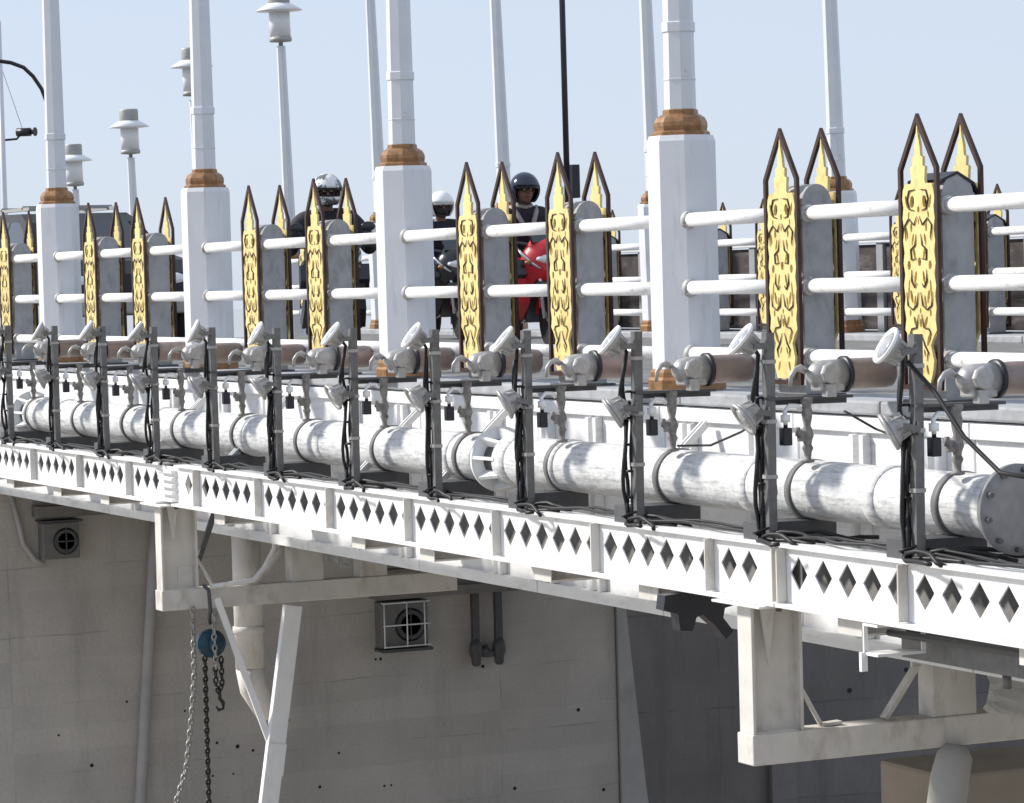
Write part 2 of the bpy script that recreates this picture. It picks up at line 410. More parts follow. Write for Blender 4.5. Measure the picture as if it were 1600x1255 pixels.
# ------------------------------------------------------------------ masts with lights, outriggers, cables
PX = [3.411, 2.164, .844, -.413, -1.631, -2.856, -4.14, -5.334, -6.577, -7.726, -8.972, -10.249]
PY = -.72
mast = thing('light_mast', '', 'mast', (0, PY, -.625), 0, 'grey light masts along the bridge edge')
mb = MB().box(-.022, .022, -.02, -.014, 0, .96); mb.box(-.022, -.016, -.014, .022, 0, .96); mb.box(.016, .022, -.014, .022, 0, .96)
part('upright', mb, 'galv', mast)
mb = MB().box(-.205, -.03, -.03, -.022, .0, .1, .002); mb.box(-.205, -.03, -.022, .36, .088, .1); mb.box(-.205, -.03, -.022, .36, 0, .012)
mb.box(-.04, -.03, -.022, .36, .012, .088)
part('outrigger', mb, 'dark', mast)
part('arm', MB().box(-.03, .035, -.02, .42, .655, .668).box(-.03, -.022, -.02, .42, .63, .655), 'dark', mast)
for z in (.3, .55, .82): part('band', MB().box(-.027, .027, -.026, .026, z, z+.018), 'cast', mast)
mt = Matrix.Translation((-.115, .29, .23)) @ Matrix.Rotation(R(90), 4, 'Y')
part('pipe_strap', MB().lathe([(.137, -.022), (.143, -.022), (.143, .03), (.137, .03)], 40, mt), 'strap', mast)
masts = [mast]
def mast_label(i): return nth(i, 'from the right')

def spot(name):
    # round lamp looking along -Y, tilt applied on the parts; local origin at lamp centre
    return name
def tilt(a): return Matrix.Rotation(R(90-a), 4, 'X')   # local +Z -> towards -Y raised by a degrees
def make_spot(name, a, label_cat, group):
    t = thing(name, '', label_cat, (0, 0, 0), 0, group)
    m = tilt(a)
    part('rim', MB().lathe([(.064, .004), (.082, 0), (.086, .008), (.083, .017), (.064, .012), (.064, .004)], 32, m), 'rail' if a > 0 else 'cast', t)
    mb = MB().lathe([(.066, .006), (.03, .016), (.001, .02)], 24, m)
    part('lens', mb, 'lens', t)
    mb = MB().lathe([(.08, -.001), (.066, -.014), (.045, -.035), (.034, -.05), (.03, -.075), (.02, -.08)], 24, m)
    for k in range(8):
        an = k*math.pi/4; c, s_ = math.cos(an), math.sin(an)
        mb.prism([(.03, -.07), (.06, -.018), (.052, -.07)], lambda p: m @ Vector((p[0]*c-.002*s_, p[0]*s_+.002*c, p[1])), lambda p: m @ Vector((p[0]*c+.002*s_, p[0]*s_-.002*c, p[1])))
    part('housing', mb, 'cast', t)
    mb = MB(); b = m @ Vector((0, 0, -.05))
    for sx in (-1, 1): mb.beam((sx*.06, b.y, b.z), (sx*.03, .12, b.z*.4-.005), .006, .025)
    mb.box(-.036, .036, .112, .12, b.z*.4-.03, b.z*.4+.025)
    part('bracket', mb, 'galv', t)
    return t
up0 = make_spot('round_spotlight', 33, 'spotlight', 'round spotlights on the mast tops')
lo0 = make_spot('round_floodlight', -28, 'floodlight', 'lower round floodlights on the masts')

# projector with knuckle, body along +Y
pr0 = thing('barrel_projector', '', 'projector', (0, 0, 0), 0, 'barrel projectors aimed at the railing')
part('barrel', MB().lathe([(.001, .13), (.068, .13), (.07, .14), (.07, .33), (.066, .36), (.052, .372), (.046, .37), (.001, .36)], 28, Matrix.Rotation(R(-90), 4, 'X')), 'body', pr0)
part('clamp_ring', MB().lathe([(.06, .112), (.083, .112), (.083, .13), (.06, .13)], 28, Matrix.Rotation(R(-90), 4, 'X')), 'blackpaint', pr0)
mb = MB().lathe([(.001, -.065), (.03, -.06), (.055, -.035), (.066, .01), (.068, .112), (.001, .112)], 28, Matrix.Rotation(R(-90), 4, 'X'))
mb.box(-.05, .05, -.03, .1, -.075, -.03, .01)
part('gear_housing', mb, 'cast', pr0)
mb = MB().lathe([(.001, .0), (.044, .0), (.05, .005), (.05, .02), (.044, .028), (.03, .03), (.001, .03)], 8, Matrix.Translation((.058, .012, .008)) @ Matrix.Rotation(R(90), 4, 'Y'), smooth=False)
part('knob', mb, 'cast', pr0)
mb = MB().box(.02, .075, -.01, .04, -.1, -.04, .004)
part('pivot_block', mb, 'cast', pr0)
mb = MB().tube([(-.02, -.07, .02), (-.01, -.1, .035), (0, -.13, .03), (0, -.155, .0), (0, -.16, -.05)], [.016, .018, .012, .011, .009], 8)
part('cable_gland', mb, 'cast', pr0)

# stem under the arm with a box and a white loop
st0 = thing('knobbed_stem', '', 'stem', (0, 0, 0), 0, 'knobbed stems standing on the pipe')
prof = [(.012, 0), (.03, .004), (.03, .014), (.014, .02), (.018, .05), (.026, .068), (.018, .085), (.022, .105), (.03, .125), (.024, .15), (.016, .17), (.022, .2), (.026, .23), (.02, .26), (.03, .285), (.03, .30)]
part('stem', MB().lathe(prof, 12), 'rust', st0)
part('lug', MB().box(-.012, .012, -.05, -.01, .1, .15, .004).cyl((0, -.05, .125), (0, -.05, .165), .012, n=10), 'rust', st0)
part('junction_box', MB().box(-.024, .024, -.135, -.09, .085, .165, .005).cyl((0, -.112, .165), (0, -.112, .18), .01, n=10), 'blackpaint', st0)
part('loop', MB().tube([(0, -.112, .18), (0, -.115, .24), (0, -.09, .265), (0, -.05, .262), (0, -.03, .24)], .011, 8).cyl((0, -.112, .19), (0, -.112, .225), .022, n=12), 'rail', st0)

def cable_mesh(seed, thick):
    rnd = random.Random(seed); mb = MB()
    for k in range(thick):
        x = -.034-.013*(k % 2)+rnd.uniform(-.006, .006); y = -.03+.014*k+rnd.uniform(-.01, .01)
        sw = rnd.uniform(.01, .035) if thick > 3 else rnd.uniform(.004, .014)
        pts = []
        zt = .86-.05*k if k < 2 else .70-.04*k
        if k == 0: pts += [(-.01, -.07, .90), (-.02, -.05, .885)]
        for q in range(15):
            z = zt*(1-q/14.)+.0
            pts.append((x+sw*math.sin(q*.9+k*1.7)*.7, y-sw*abs(math.sin(q*.5+k))*1.3, max(z, .015)))
        e = Vector(pts[-1])
        for q in range(1, 7):
            pts.append((e.x+.055*q+rnd.uniform(-.012, .012), e.y-.015+.012*q*(k-1)+rnd.uniform(-.012, .012), .02+.035*math.sin(q*.6)*(k % 2)+rnd.uniform(0, .012)))
        mb.tube(pts, .0105 if thick > 3 else .0095, 6)
    for q in range(5):   # ties
        mb.cyl((-.035, -.02, .14+q*.13), (-.035, -.02, .152+q*.13), .021, n=10)
    mb.tube([(-.01+.03*math.cos(t*.7), -.04+.04*math.sin(t*.7), .02+.006*t) for t in range(14)], .0065, 6)
    return mb.mesh('cable')
CAB = [cable_mesh(3, 8), cable_mesh(5, 7), cable_mesh(9, 4), cable_mesh(11, 3), cable_mesh(17, 4)]
for m_ in CAB: m_.materials.append(M['black'])
for i, x in enumerate(PX):
    w = mast_label(i)
    rz = random.uniform(-.05, .05)
    if i == 0:
        objs = (mast, up0, lo0, pr0, st0)
    else:
        objs = [dup(o, (0, 0, 0), '') for o in (mast, up0, lo0, pr0, st0)]
    a, b, c, d, e = objs
    a.location = (x, PY, -.625); a.rotation_euler = (random.uniform(-.012, .012), random.uniform(-.012, .012), 0)
    a['label'] = 'grey channel light mast with outrigger under the pipe, %s' % w
    b.location = (x, PY-.125, .298+random.uniform(-.012, .012)); b.rotation_euler = (random.uniform(-.14, .14), 0, -.2+random.uniform(-.14, .14))
    b['label'] = 'white rimmed round spotlight at mast top, %s' % w
    c.location = (x, PY-.12, -.05+random.uniform(-.015, .015)); c.rotation_euler = (random.uniform(-.12, .12), 0, -.2+random.uniform(-.3, .2))
    c['label'] = 'grey downward round floodlight halfway up its mast, %s' % w
    d.location = (x+.02, -.452, .135); d.rotation_euler = (0, 0, random.uniform(-.07, .07))
    d['label'] = 'bronze barrel projector with grey knob beside its mast, %s' % w
    e.location = (x+.02, -.53, -.263)
    e['label'] = 'rusty knobbed stem with black box standing on pipe, %s' % w
    me = CAB[min(i, 1)] if i < 2 else CAB[2+i % 3]
    o = bpy.data.objects.new('mast_cable', me); COL.objects.link(o); o.location = (x, PY, -.625)
    tag(o, 'black cables strapped to the light mast, %s' % w, 'cables', 'black cable bundles on the masts')
# loose cables
mb = MB().tube([(3.43, -.76, .22), (3.6, -.74, .1), (3.78, -.72, -.08), (3.98, -.68, -.22), (4.3, -.6, -.25)], .010, 8)
tag(part('loose_cable', mb, 'black'), 'thick black cable slanting down from the rightmost mast to the pipe end', 'cable')
mb = MB().tube([(.86, -.5, -.235), (1.2, -.5, -.22), (1.6, -.55, -.14), (1.9, -.65, -.09), (2.14, -.72, -.06)], .006, 6)
tag(part('loose_cable', mb, 'black'), 'thin black cable slanting above pipe between second and third masts from right', 'cable')
mb = MB().tube([(2.3, -.4, -.03), (2.6, -.42, -.1), (2.9, -.5, -.12), (3.2, -.62, -.15), (3.39, -.7, -.17)], .006, 6)
tag(part('loose_cable', mb, 'black'), 'thin black cable along white edge beam left of rightmost mast', 'cable')
rnd = random.Random(21); pts = []
x = -12.
while x < 6.5:
    pts.append((x, -.69+rnd.uniform(-.03, .03), -.592+rnd.uniform(0, .02))); x += .22
mb = MB().tube(pts, .009, 6)
pts2 = [(p[0]+.1, p[1]+.035, p[2]+rnd.uniform(0, .012)) for p in pts]
mb.tube(pts2, .008, 6)
tag(part('trunk_cable', mb, 'black'), 'pair of black cables lying along the top of the diamond girders', 'cable')

# ------------------------------------------------------------------ white pipe
PR = .135
def ring(prof, x, mb=None, n=40, y=0, z=0):
    return (mb or MB()).lathe(prof, n, Matrix.Translation((x, y, z)) @ Matrix.Rotation(R(90), 4, 'Y'))
def pipe(x0, x1, label, sleeves):
    t = thing('lagged_pipe', label, 'pipe', (x0, -.43, -.395), 0, 'white lagged pipe lengths')
    n = max(2, int((x1-x0)/.2)); mb = MB()
    rings = [(PR+random.uniform(-.0012, .0012), (x1-x0)*i/n) for i in range(n+1)]
    ring([(PR-.03, rings[0][1])]+rings+[(PR-.03, rings[-1][1])], 0, mb, 48)
    part('barrel', mb, 'pipe', t)
    for s in sleeves:
        part('sleeve', ring([(PR, -.05), (PR+.006, -.048), (PR+.006, .048), (PR, .05)], s-x0), 'pipe', t)
    return t
pA = pipe(-21., -10.62, 'short white lagged pipe length at the far left end', (-11.6,))
pB = pipe(-10.36, -1.42, 'white lagged pipe length between the two gusseted couplings', (-9.6, -7.2, -5.3, -3.9, -1.9))
pC = pipe(-1.12, 3.70, 'white lagged pipe length ending at the grey disc flange', (-.5, 1.6, 2.75, 3.62))
part('end_flange', ring([(.001, .0), (.19, .0), (.19, .03), (PR, .03)], 4.84-.012), 'flangegrey', pC)
for k in range(10):
    a = 2*math.pi*k/10+.2
    part('flange_bolt', MB().cyl((4.85, .165*math.cos(a), .165*math.sin(a)), (4.885, .165*math.cos(a), .165*math.sin(a)), .012, n=6, smooth=False), 'dark', pC)
def coupling(x, label):
    t = thing('gusseted_coupling', label, 'coupling', (x, -.43, -.395), 0, 'gusseted pipe couplings')
    part('flange_ring', ring([(.10, -.01), (.183, -.01), (.183, .014), (.10, .014)], -.13), 'white', t)
    part('neck', ring([(.112, -.12), (.112, .13)], 0), 'dark', t)
    part('cone', ring([(.125, .05), (.145, .06), (.142, .13), (PR, .2), (PR-.02, .2)], 0), 'pipe', t)
    for k in range(9):
        a = 2*math.pi*k/9+.25; c, s = math.cos(a), math.sin(a)
        mb = MB().prism([(-.118, .11), (-.118, .18), (.09, .148), (.09, .11)], lambda p: Vector((p[0], p[1]*c-.009*s, p[1]*s+.009*c)), lambda p: Vector((p[0], p[1]*c+.009*s, p[1]*s-.009*c)))
        part('gusset', mb, 'white', t)
    return t
coupling(-1.27, 'white gusseted pipe coupling in the middle of the pipe run')
coupling(-10.49, 'white gusseted pipe coupling at the far left of the pipe')

# ------------------------------------------------------------------ railing posts
hw = .162
def inset(d): return [(-hw+d, .06+d), (hw-d, .06+d), (hw-d, 1.055-d*.35), (0, 1.30-d*1.9), (-hw+d, 1.055-d*.35)]
FR = curve_mesh('panel_frame', [inset(0), inset(.022)], .018, .004)
half = [(.07, .09), (.092, .14), (.105, .19), (.088, .235), (.08, .26), (.105, .30), (.132, .33), (.122, .38), (.134, .43), (.124, .48), (.134, .53), (.122, .58), (.134, .63), (.124, .68), (.134, .73), (.122, .78), (.134, .83), (.126, .88), (.134, .92), (.128, .955), (.112, .985), (.062, .985), (.055, 1.0), (.062, 1.06), (.042, 1.065), (.045, 1.105), (.026, 1.11), (.02, 1.16), (.008, 1.2)]
outl = half+[(0, 1.255)]+[(-u, v) for u, v in half[::-1]]
holes = []
def ell(u, v, a, b, rot=0, n=8):
    c, s = math.cos(rot), math.sin(rot)
    return [(u+a*math.cos(2*math.pi*k/n)*c-b*math.sin(2*math.pi*k/n)*s, v+a*math.cos(2*math.pi*k/n)*s+b*math.sin(2*math.pi*k/n)*c) for k in range(n)]
def pairh(u, v, a, b, rot=0, n=8):
    holes.append(ell(u, v, a, b, rot, n)); holes.append(ell(-u, v, a, b, -rot, n))
for u, v, a, b, r in ((.052, .905, .019, .03, .15), (.098, .905, .010, .034, -.3), (.082, .845, .007, .018, .2), (.062, .79, .010, .022, 0), (.1, .765, .009, .03, -.25), (.052, .735, .009, .03, .25),
                      (.042, .675, .010, .034, -.3), (.088, .62, .014, .022, 0), (.036, .562, .010, .036, .25), (.092, .51, .008, .05, .12), (.07, .478, .011, .034, -.25), (.044, .455, .009, .032, .2), (.085, .405, .009, .018, 0),
                      (.045, .365, .011, .03, -.45), (.068, .29, .013, .04, -.5), (.03, .225, .008, .02, .4), (.05, .15, .010, .026, .3)):
    pairh(u, v, a, b, r)
for v, a, b in ((.87, .010, .016), (.815, .006, .014), (.635, .014, .022), (.415, .008, .014), (.36, .011, .022)): holes.append(ell(0, v, a, b))
GP = curve_mesh('gold_fretwork', [outl]+holes, .014, .008)
FR.materials.append(M['frame']); GP.materials.append(M['gold'])
mb = MB()
for s_ in (-1, 1):
    for pts in ([(.02, .96), (.07, .955), (.088, .915), (.07, .872), (.03, .865)], [(.01, .84), (.035, .80), (.078, .83), (.112, .80), (.105, .73)], [(.02, .76), (.03, .71), (.066, .69), (.062, .645), (.02, .65)], [(.062, .60), (.064, .55), (.04, .52), (.02, .54)], [(.01, .5), (.025, .44), (.06, .42), (.1, .44), (.108, .5)], [(.012, .40), (.03, .34), (.07, .335), (.09, .31)], [(.01, .31), (.035, .26), (.062, .23), (.05, .19)]):
        mb.tube([(s_*u, .004, v) for u, v in pts], [.0015]+[.0036]*(len(pts)-2)+[.0015], 6)
SC = mb.mesh('engraved_scroll'); SC.materials.append(M['frame']); mb = MB()
for u, v in ((.052, .945), (-.052, .945), (0, .59), (0, .335), (.104, .66), (-.104, .66)): mb.ball((u, .006, v), .013, (1, .4, 1.6), 8, 6)
ST = mb.mesh('gilded_stud'); ST.materials.append(M['cream'])
post0 = thing('railing_post', '', 'railing post', (0, 0, 0), 0, 'gold panelled railing posts on the near side')
# arched post body, profile in YZ
arch = [(-.082, 0), (.082, 0), (.082, .93)]+[(.082*math.cos(t), .93+.095*math.sin(t)) for t in [math.pi*k/12 for k in range(1, 12)]]+[(-.082, .93)]
part('post_body', MB().prism(arch, lambda p: Vector((-.135, p[0], p[1])), lambda p: Vector((.135, p[0], p[1]))), 'post', post0)
part('cap_band', MB().box(-.138, .138, -.087, .087, .925, .938), 'post', post0)
for y0, nm in ((-.13, 'front'), (.10, 'back')):
    fr = part('panel_frame', FR, 'frame', post0); fr.location = (0, y0, 0)
    gp = part('gold_fretwork', GP, 'gold', post0); gp.location = (0, y0, 0)
    part('engraved_scroll', SC, 'frame', gp)
mb = MB()
for y0, y1 in ((-.10, -.082), (.082, .10)):
    for z in (.2, .85): mb.box(-.1, .1, y0, y1, z, z+.03)
part('spacer', mb, 'frame', post0)
part('foot_plate', MB().box(-.17, .17, -.12, .12, -.0, .014), 'dark', post0)
near_k = [2, 1, -1, -2, -4, -5, -7, -8, -10, -11, -13, -14]
for i, k in enumerate(near_k):
    lab = 'near side railing post with gold fretwork panels, %s' % nth(i)
    if i == 0: post0.location = (k*S+XO, 0, 0); post0['label'] = lab
    else: dup(post0, (k*S+XO, 0, 0), lab)
p0c = part('tin_cover', MB().prism([(-.088, 1.0), (.0, 1.035), (.088, .985), (.115, .93), (.11, .92), (.082, .972), (0, 1.022), (-.088, .988)], lambda p: Vector((-.14, p[0], p[1])), lambda p: Vector((.14, p[0], p[1]))), 'blackpaint', post0)
# ------------------------------------------------------------------ lamp columns
oct_ = lambda r: r/math.cos(math.pi/8)
col0 = thing('lamp_column', '', 'lamp column', (0, 0, 0), 0, 'white octagonal lamp columns on the near side')
part('pedestal', MB().lathe([(oct_(.165), .11), (oct_(.165), 1.295), (oct_(.155), 1.325)], 8, None, False, .5), 'column', col0)
part('base_collar', MB().lathe([(oct_(.188), 0), (oct_(.188), .06), (oct_(.178), .075), (oct_(.176), .10), (oct_(.169), .118), (oct_(.166), .118)], 8, None, False, .5), 'collar', col0)
part('neck_collar', MB().lathe([(oct_(.140), 1.325), (oct_(.141), 1.34), (oct_(.126), 1.352), (oct_(.130), 1.375), (oct_(.128), 1.395), (oct_(.117), 1.418), (oct_(.098), 1.432), (oct_(.086), 1.438), (oct_(.085), 1.458), (oct_(.07), 1.466)], 8, None, False, .5), 'collar', col0)
part('pole', MB().lathe([(oct_(.077), 1.46), (oct_(.056), 4.24)], 8, None, False, .5), 'pole', col0)
mb = MB().lathe([(oct_(.077), 1.86), (oct_(.081), 1.865), (oct_(.081), 1.91), (oct_(.076), 1.915)], 8, None, False, .5)
mb.lathe([(oct_(.077), 1.612), (oct_(.079), 1.613), (oct_(.079), 1.62), (oct_(.077), 1.621)], 8, None, False, .5)
part('pole_band', mb, 'pole', col0)
part('door_plate', MB().box(.07, .078, -.026, .026, 1.63, 1.85, .002).cyl((.078, 0, 1.66), (.083, 0, 1.66), .008, n=8), 'pole', col0)
mb = MB().lathe([(.03, 4.24), (.03, 4.29), (.15, 4.30), (.155, 4.33), (.15, 4.36)], 24)
lb = part('lantern_base', mb, 'lampgrey', col0)
part('lantern_body', MB().lathe([(.142, 4.36), (.142, 4.76)], 24), 'lantern', col0)
part('lantern_brim', MB().lathe([(.15, 4.70), (.31, 4.715), (.315, 4.725), (.16, 4.82), (.145, 4.82)], 32), 'lantern', col0)
mb = MB().lathe([(.145, 4.82), (.15, 4.84), (.15, 4.98), (.14, 5.0)], 24)
part('lantern_cap', mb, 'lampgrey', col0)
near_n = [0, -1, -2, -3, -4, -5]
for i, n in enumerate(near_n):
    lab = 'white octagonal lamp column with copper collar in near railing, %s' % nth(i)
    if i == 0: col0.location = (n*D+XO, 0, 0); col0['label'] = lab
    else: dup(col0, (n*D+XO, 0, 0), lab)
far_cols = [(-3, W), (-4, W), (-5, W), (-6, W)]
for i, (n, y) in enumerate(far_cols):
    o = dup(col0, (n*D+.05, y, 0), 'white lamp column in the far railing across the road, %s' % nth(i), group='white lamp columns on the far side')
    o.rotation_euler = (R(1.2), 0, 0)
FARL = [(-26.11, 7.80, -.42), (-29.84, 7.82, -.92), (-33.57, 8.05, -1.6), (-37.3, 8.27, -1.97)]
names = ['tallest lantern lamp against the sky left of the white helmeted rider', 'lantern lamp half hidden behind the third near column from the right', 'whole lantern lamp standing free between the two left columns', 'lowest lantern lamp peeping from behind the leftmost near column']
for (x, y, z), lab in zip(FARL, names):
    o = dup(col0, (x, y, z), lab, group='white lamp columns on the far side'); o.rotation_euler = (R(1.2), 0, 0)
# ------------------------------------------------------------------ rails
def bay(k, y, far, lab):
    w0 = .16 if k % 3 == 0 else .13; w1 = .16 if (k+1) % 3 == 0 else .13
    x0, x1 = k*S+w0+XO, (k+1)*S-w1+XO
    t = thing('rail_bay', lab, 'railing', (x0, y, 0), 0, 'white tube rails on the far side' if far else 'white tube rails on the near side')
    Lx = x1-x0
    for z in (.195, .535, .885):
        mb = MB().cyl((0, 0, z), (Lx, 0, z), .036, n=20)
        r = part('rail', mb, 'rail', t)
        part('rail_flange', MB().lathe([(.036, 0), (.047, .0), (.047, .012), (.042, .03), (.0365, .032)], 20, Matrix.Translation((0, 0, z)) @ Matrix.Rotation(R(90), 4, 'Y')), 'flange', r)
for i, k in enumerate(range(2, -16, -1)):
    bay(k, -.055, False, 'three white tube rails in the near railing, %s bay' % nth(i))
for i, k in enumerate(range(-4, -22, -1)):
    bay(k, W-.05, True, 'three white tube rails in the far railing, %s bay' % nth(i))
fi = 0
for k in range(-4, -22, -1):
    if k % 3 == 0: continue
    dup(post0, (k*S+XO, W, 0), 'far side railing post with gold panels, %s' % nth(fi), group='gold panelled railing posts on the far side'); fi += 1

# ------------------------------------------------------------------ hanger frames
def hanger(x, label, plate):
    t = thing('hanger_frame', label, 'hanger frame', (x, -.75, -1.64), 0, 'white steel hanger frames under the girder')
    mb = MB().box(-.065, .065, -.03, -.014, .142, .735, .003); mb.box(-.008, .008, -.014, .22, .142, .735); mb.box(-.065, .065, .22, .236, .142, .735, .003)
    mb.box(.008, .055, -.012, .218, .142, .15)
    part('front_leg', mb, 'steelw', t)
    part('crossbeam', MB().box(-.075, .075, -.04, 2.2, 0, .142, .006), 'steelw', t)
    part('rear_leg', MB().box(-.065, .065, .93, 1.17, .142, .9, .004), 'steelw', t)
    part('inner_leg', MB().box(-.065, .065, 1.45, 1.66, .142, .9, .004), 'steelw', t)
    part('top_plate', MB().box(-.2, .25, -.09, .24, .736, .748, .003), 'white', t)
    part('gusset', MB().prism([(0.02, .73), (.1, .73), (.06, .45)], lambda p: Vector((.05, p[0], p[1])), lambda p: Vector((.06, p[0], p[1]))), 'steelw', t)
    mb = MB().beam((0, .24, .36), (0, .36, .15), .012, .02); mb.beam((0, .36, .15), (0, .46, .155), .05, .015)
    part('corner_brace', mb, 'steelw', t)
    mb = MB().beam((0, .70, .15), (0, .88, .38), .05, .02); mb.beam((0, .88, .38), (0, .89, .62), .05, .02)
    part('corner_brace', mb, 'steelw', t)
    for xx, yy in ((-.12, .02), (.0, .04), (.09, .1), (.2, .04), (.2, .15), (-.12, .15)): part('bolt', MB().cyl((xx, yy, .715), (xx, yy, .737), .014, n=6), 'dark', t)
    return t
hR = hanger(2.0, 'white steel hanger frame at lower right under the girder', True)
hL = hanger(-6.42, 'white steel hanger frame at lower left carrying the blue hoist', True)
part('patch_plate', MB().box(.009, .014, .1, .21, .15, .3), 'steelw', hL)

# struts beneath the frames
mb = MB().beam((-6.15, .10, -1.64), (-6.15, -.27, -3.9), .13, .06, .006)
mb.beam((-6.115, -.045, -2.6), (-6.115, -.08, -2.82), .11, .01)
t = part('raking_strut', mb, 'white'); tag(t, 'broad white raking strut running down from the left hanger frame', 'strut')
mb = MB().beam((-6.2, -.44, -1.56), (-6.17, -.07, -2.66), .03, .045, .003)
tag(part('slender_strut', mb, 'white'), 'slender white diagonal bar joining the broad raking strut', 'strut')
mb = MB().tube([(2.1, .28, -1.63), (2.1, .27, -1.68), (2.1, .24, -1.78), (2.1, .17, -2.2), (2.1, .0, -3.2)], [.05, .085, .092, .095, .1], 20)
tag(part('round_strut', mb, 'conc3'), 'round ended pale strut below the right hanger frame', 'strut')
mb = MB().cyl((-6.9, .04, -.9), (-6.9, .04, -2.15), .105, n=24); mb.tube([(-6.9, .04, -2.15), (-6.9, .06, -2.3), (-6.9, .14, -2.45), (-6.9, .3, -2.5)], [.105, .1, .09, .08], 20)
mb.lathe([(.106, 0), (.116, .005), (.116, .05), (.106, .055)], 24, Matrix.Translation((-6.9, .04, -1.9)))
tag(part('drain_pipe', mb, 'steelw'), 'pale vertical drain pipe behind the left hanger frame', 'drain pipe')
mb = MB().tube([(-6.3, .02, -1.0), (-6.3, .04, -1.15), (-6.3, .03, -1.25), (-6.3, -.05, -1.38), (-6.3, -.13, -1.46), (-6.3, -.3, -1.475), (-6.3, -.45, -1.485)], .017, 8)
tag(part('bent_conduit', mb, 'rail'), 'bent white conduit inside the left hanger frame', 'conduit')
mb = MB().beam((-6.6, -.28, -.95), (-6.6, -.48, -1.45), .035, .035)
tag(part('dark_brace', mb, 'dark'), 'dark slanting brace inside the left hanger frame', 'brace')
mb = MB().beam((-6.5, -.50, -.98), (-6.5, -.48, -1.35), .015, .03)
tag(part('flat_hanger', mb, 'steelw'), 'short pale flat bar hanging inside the left hanger frame', 'flat bar')
# sheets of white tarpaulin
def tarp(x, y0, y1, z0, z1, label, seed):
    rnd = random.Random(seed); mb = MB(); n, m_ = 9, 10; g = []
    for i in range(n+1):
        row = []
        for j in range(m_+1):
            u, v = i/n, j/m_
            lo = z1+(z0-z1)*v*(.7+.3*u+.04*math.sin(u*11))
            row.append(mb.bm.verts.new((x+.04*math.sin(u*9+v*4)*v+.012*rnd.uniform(-1, 1), y0+(y1-y0)*(u-.08*v*math.sin(u*6))+.004*rnd.uniform(-1, 1), lo)))
        g.append(row)
    for i in range(n):
        for j in range(m_): mb.bm.faces.new((g[i][j], g[i+1][j], g[i+1][j+1], g[i][j+1]))
    r = bmesh.ops.solidify(mb.bm, geom=mb.bm.faces[:], thickness=.006)
    return tag(part('tarpaulin', mb, 'tarp'), label, 'tarpaulin', None)
tarp(2.25, .36, .9, -1.56, -1.2, 'crumpled white tarpaulin hanging in the right hanger frame', 1)
tarp(-6.35, .38, .62, -1.44, -1.1, 'white tarpaulin scrap hanging between left frame legs', 2)

# chain hoist
ho = thing('chain_hoist', 'blue chain hoist hanging from the left hanger frame', 'chain hoist', (-6.3, -.46, -1.64))
part('strap', MB().tube([(-.0, -.035, .165), (.09, -.035, .14), (.1, -.03, 0), (.04, -.02, -.06), (0, 0, -.1)], .014, 8), 'dark', ho)
part('body', MB().lathe([(.001, -.055), (.075, -.055), (.098, -.035), (.1, .03), (.07, .055), (.001, .055)], 28, Matrix.Translation((0, 0, -.24)) @ Matrix.Rotation(R(90), 4, 'Y')), 'blue', ho)
part('wheel_cover', MB().lathe([(.001, .056), (.05, .056), (.06, .07), (.045, .09), (.001, .092)], 20, Matrix.Translation((0, .02, -.24)) @ Matrix.Rotation(R(90), 4, 'Y')), 'blue', ho)
def link_mesh(mb, c, d, lng, rad, flip):
    d = Vector(d).normalized(); a = d.orthogonal().normalized()
    if abs(d.z) > .9: a = Vector((1, 0, 0)) if flip else Vector((0, 1, 0)); a = (a-d*a.dot(d)).normalized()
    c = Vector(c); n = 10
    pts = [c+d*(lng*math.cos(2*math.pi*k/n))+a*(lng*.55*math.sin(2*math.pi*k/n)) for k in range(n)]
    ring_ = []
    for k in range(n):
        t = (pts[(k+1) % n]-pts[k-1]).normalized(); nn = t.cross(d.cross(a)).normalized(); b2 = d.cross(a)
        ring_.append([mb.bm.verts.new(pts[k]+(nn*math.cos(q*math.pi/2)+b2*math.sin(q*math.pi/2))*rad) for q in range(4)])
    for k in range(n):
        A, B = ring_[k], ring_[(k+1) % n]
        for q in range(4):
            f = mb.bm.faces.new((A[q], A[(q+1) % 4], B[(q+1) % 4], B[q])); f.smooth = True
def chain(name, path, m, lng=.026, rad=.0075):
    mb = MB(); path = [Vector(p) for p in path]; flip = False; carry = 0
    step = lng*1.5
    for p, q in zip(path, path[1:]):
        Ln = (q-p).length; s = carry
        while s < Ln:
            link_mesh(mb, p+(q-p)*(s/Ln), q-p, lng, rad, flip); flip = not flip; s += step
        carry = s-Ln
    return part(name, mb, m, ho)
chain('hand_chain', [(0, -.125, .0), (0, -.13, -.45), (0, -.16, -.75), (0, -.21, -1.1), (0, -.3, -1.35), (0, -.42, -1.55)], 'chain')
chain('load_chain', [(.02, -.055, -.34), (.02, -.06, -1.75)], 'chaind', .024, .009)
chain('slack_chain', [(.02, .02, -.34), (.02, .02, -.53), (.02, .04, -.58), (.02, .065, -.53), (.02, .065, -.34)], 'chaind')
chain('lift_chain', [(.1, .0, -.03), (.1, -.01, -.2), (.1, .0, -.4)], 'chain')
part('hook', MB().tube([(.02, .045, -.57), (.02, .045, -.63), (.02, .07, -.66), (.02, .065, -.70), (.02, .035, -.71), (.02, .015, -.68)], [.012, .014, .015, .014, .011, .006], 10), 'chaind', ho)

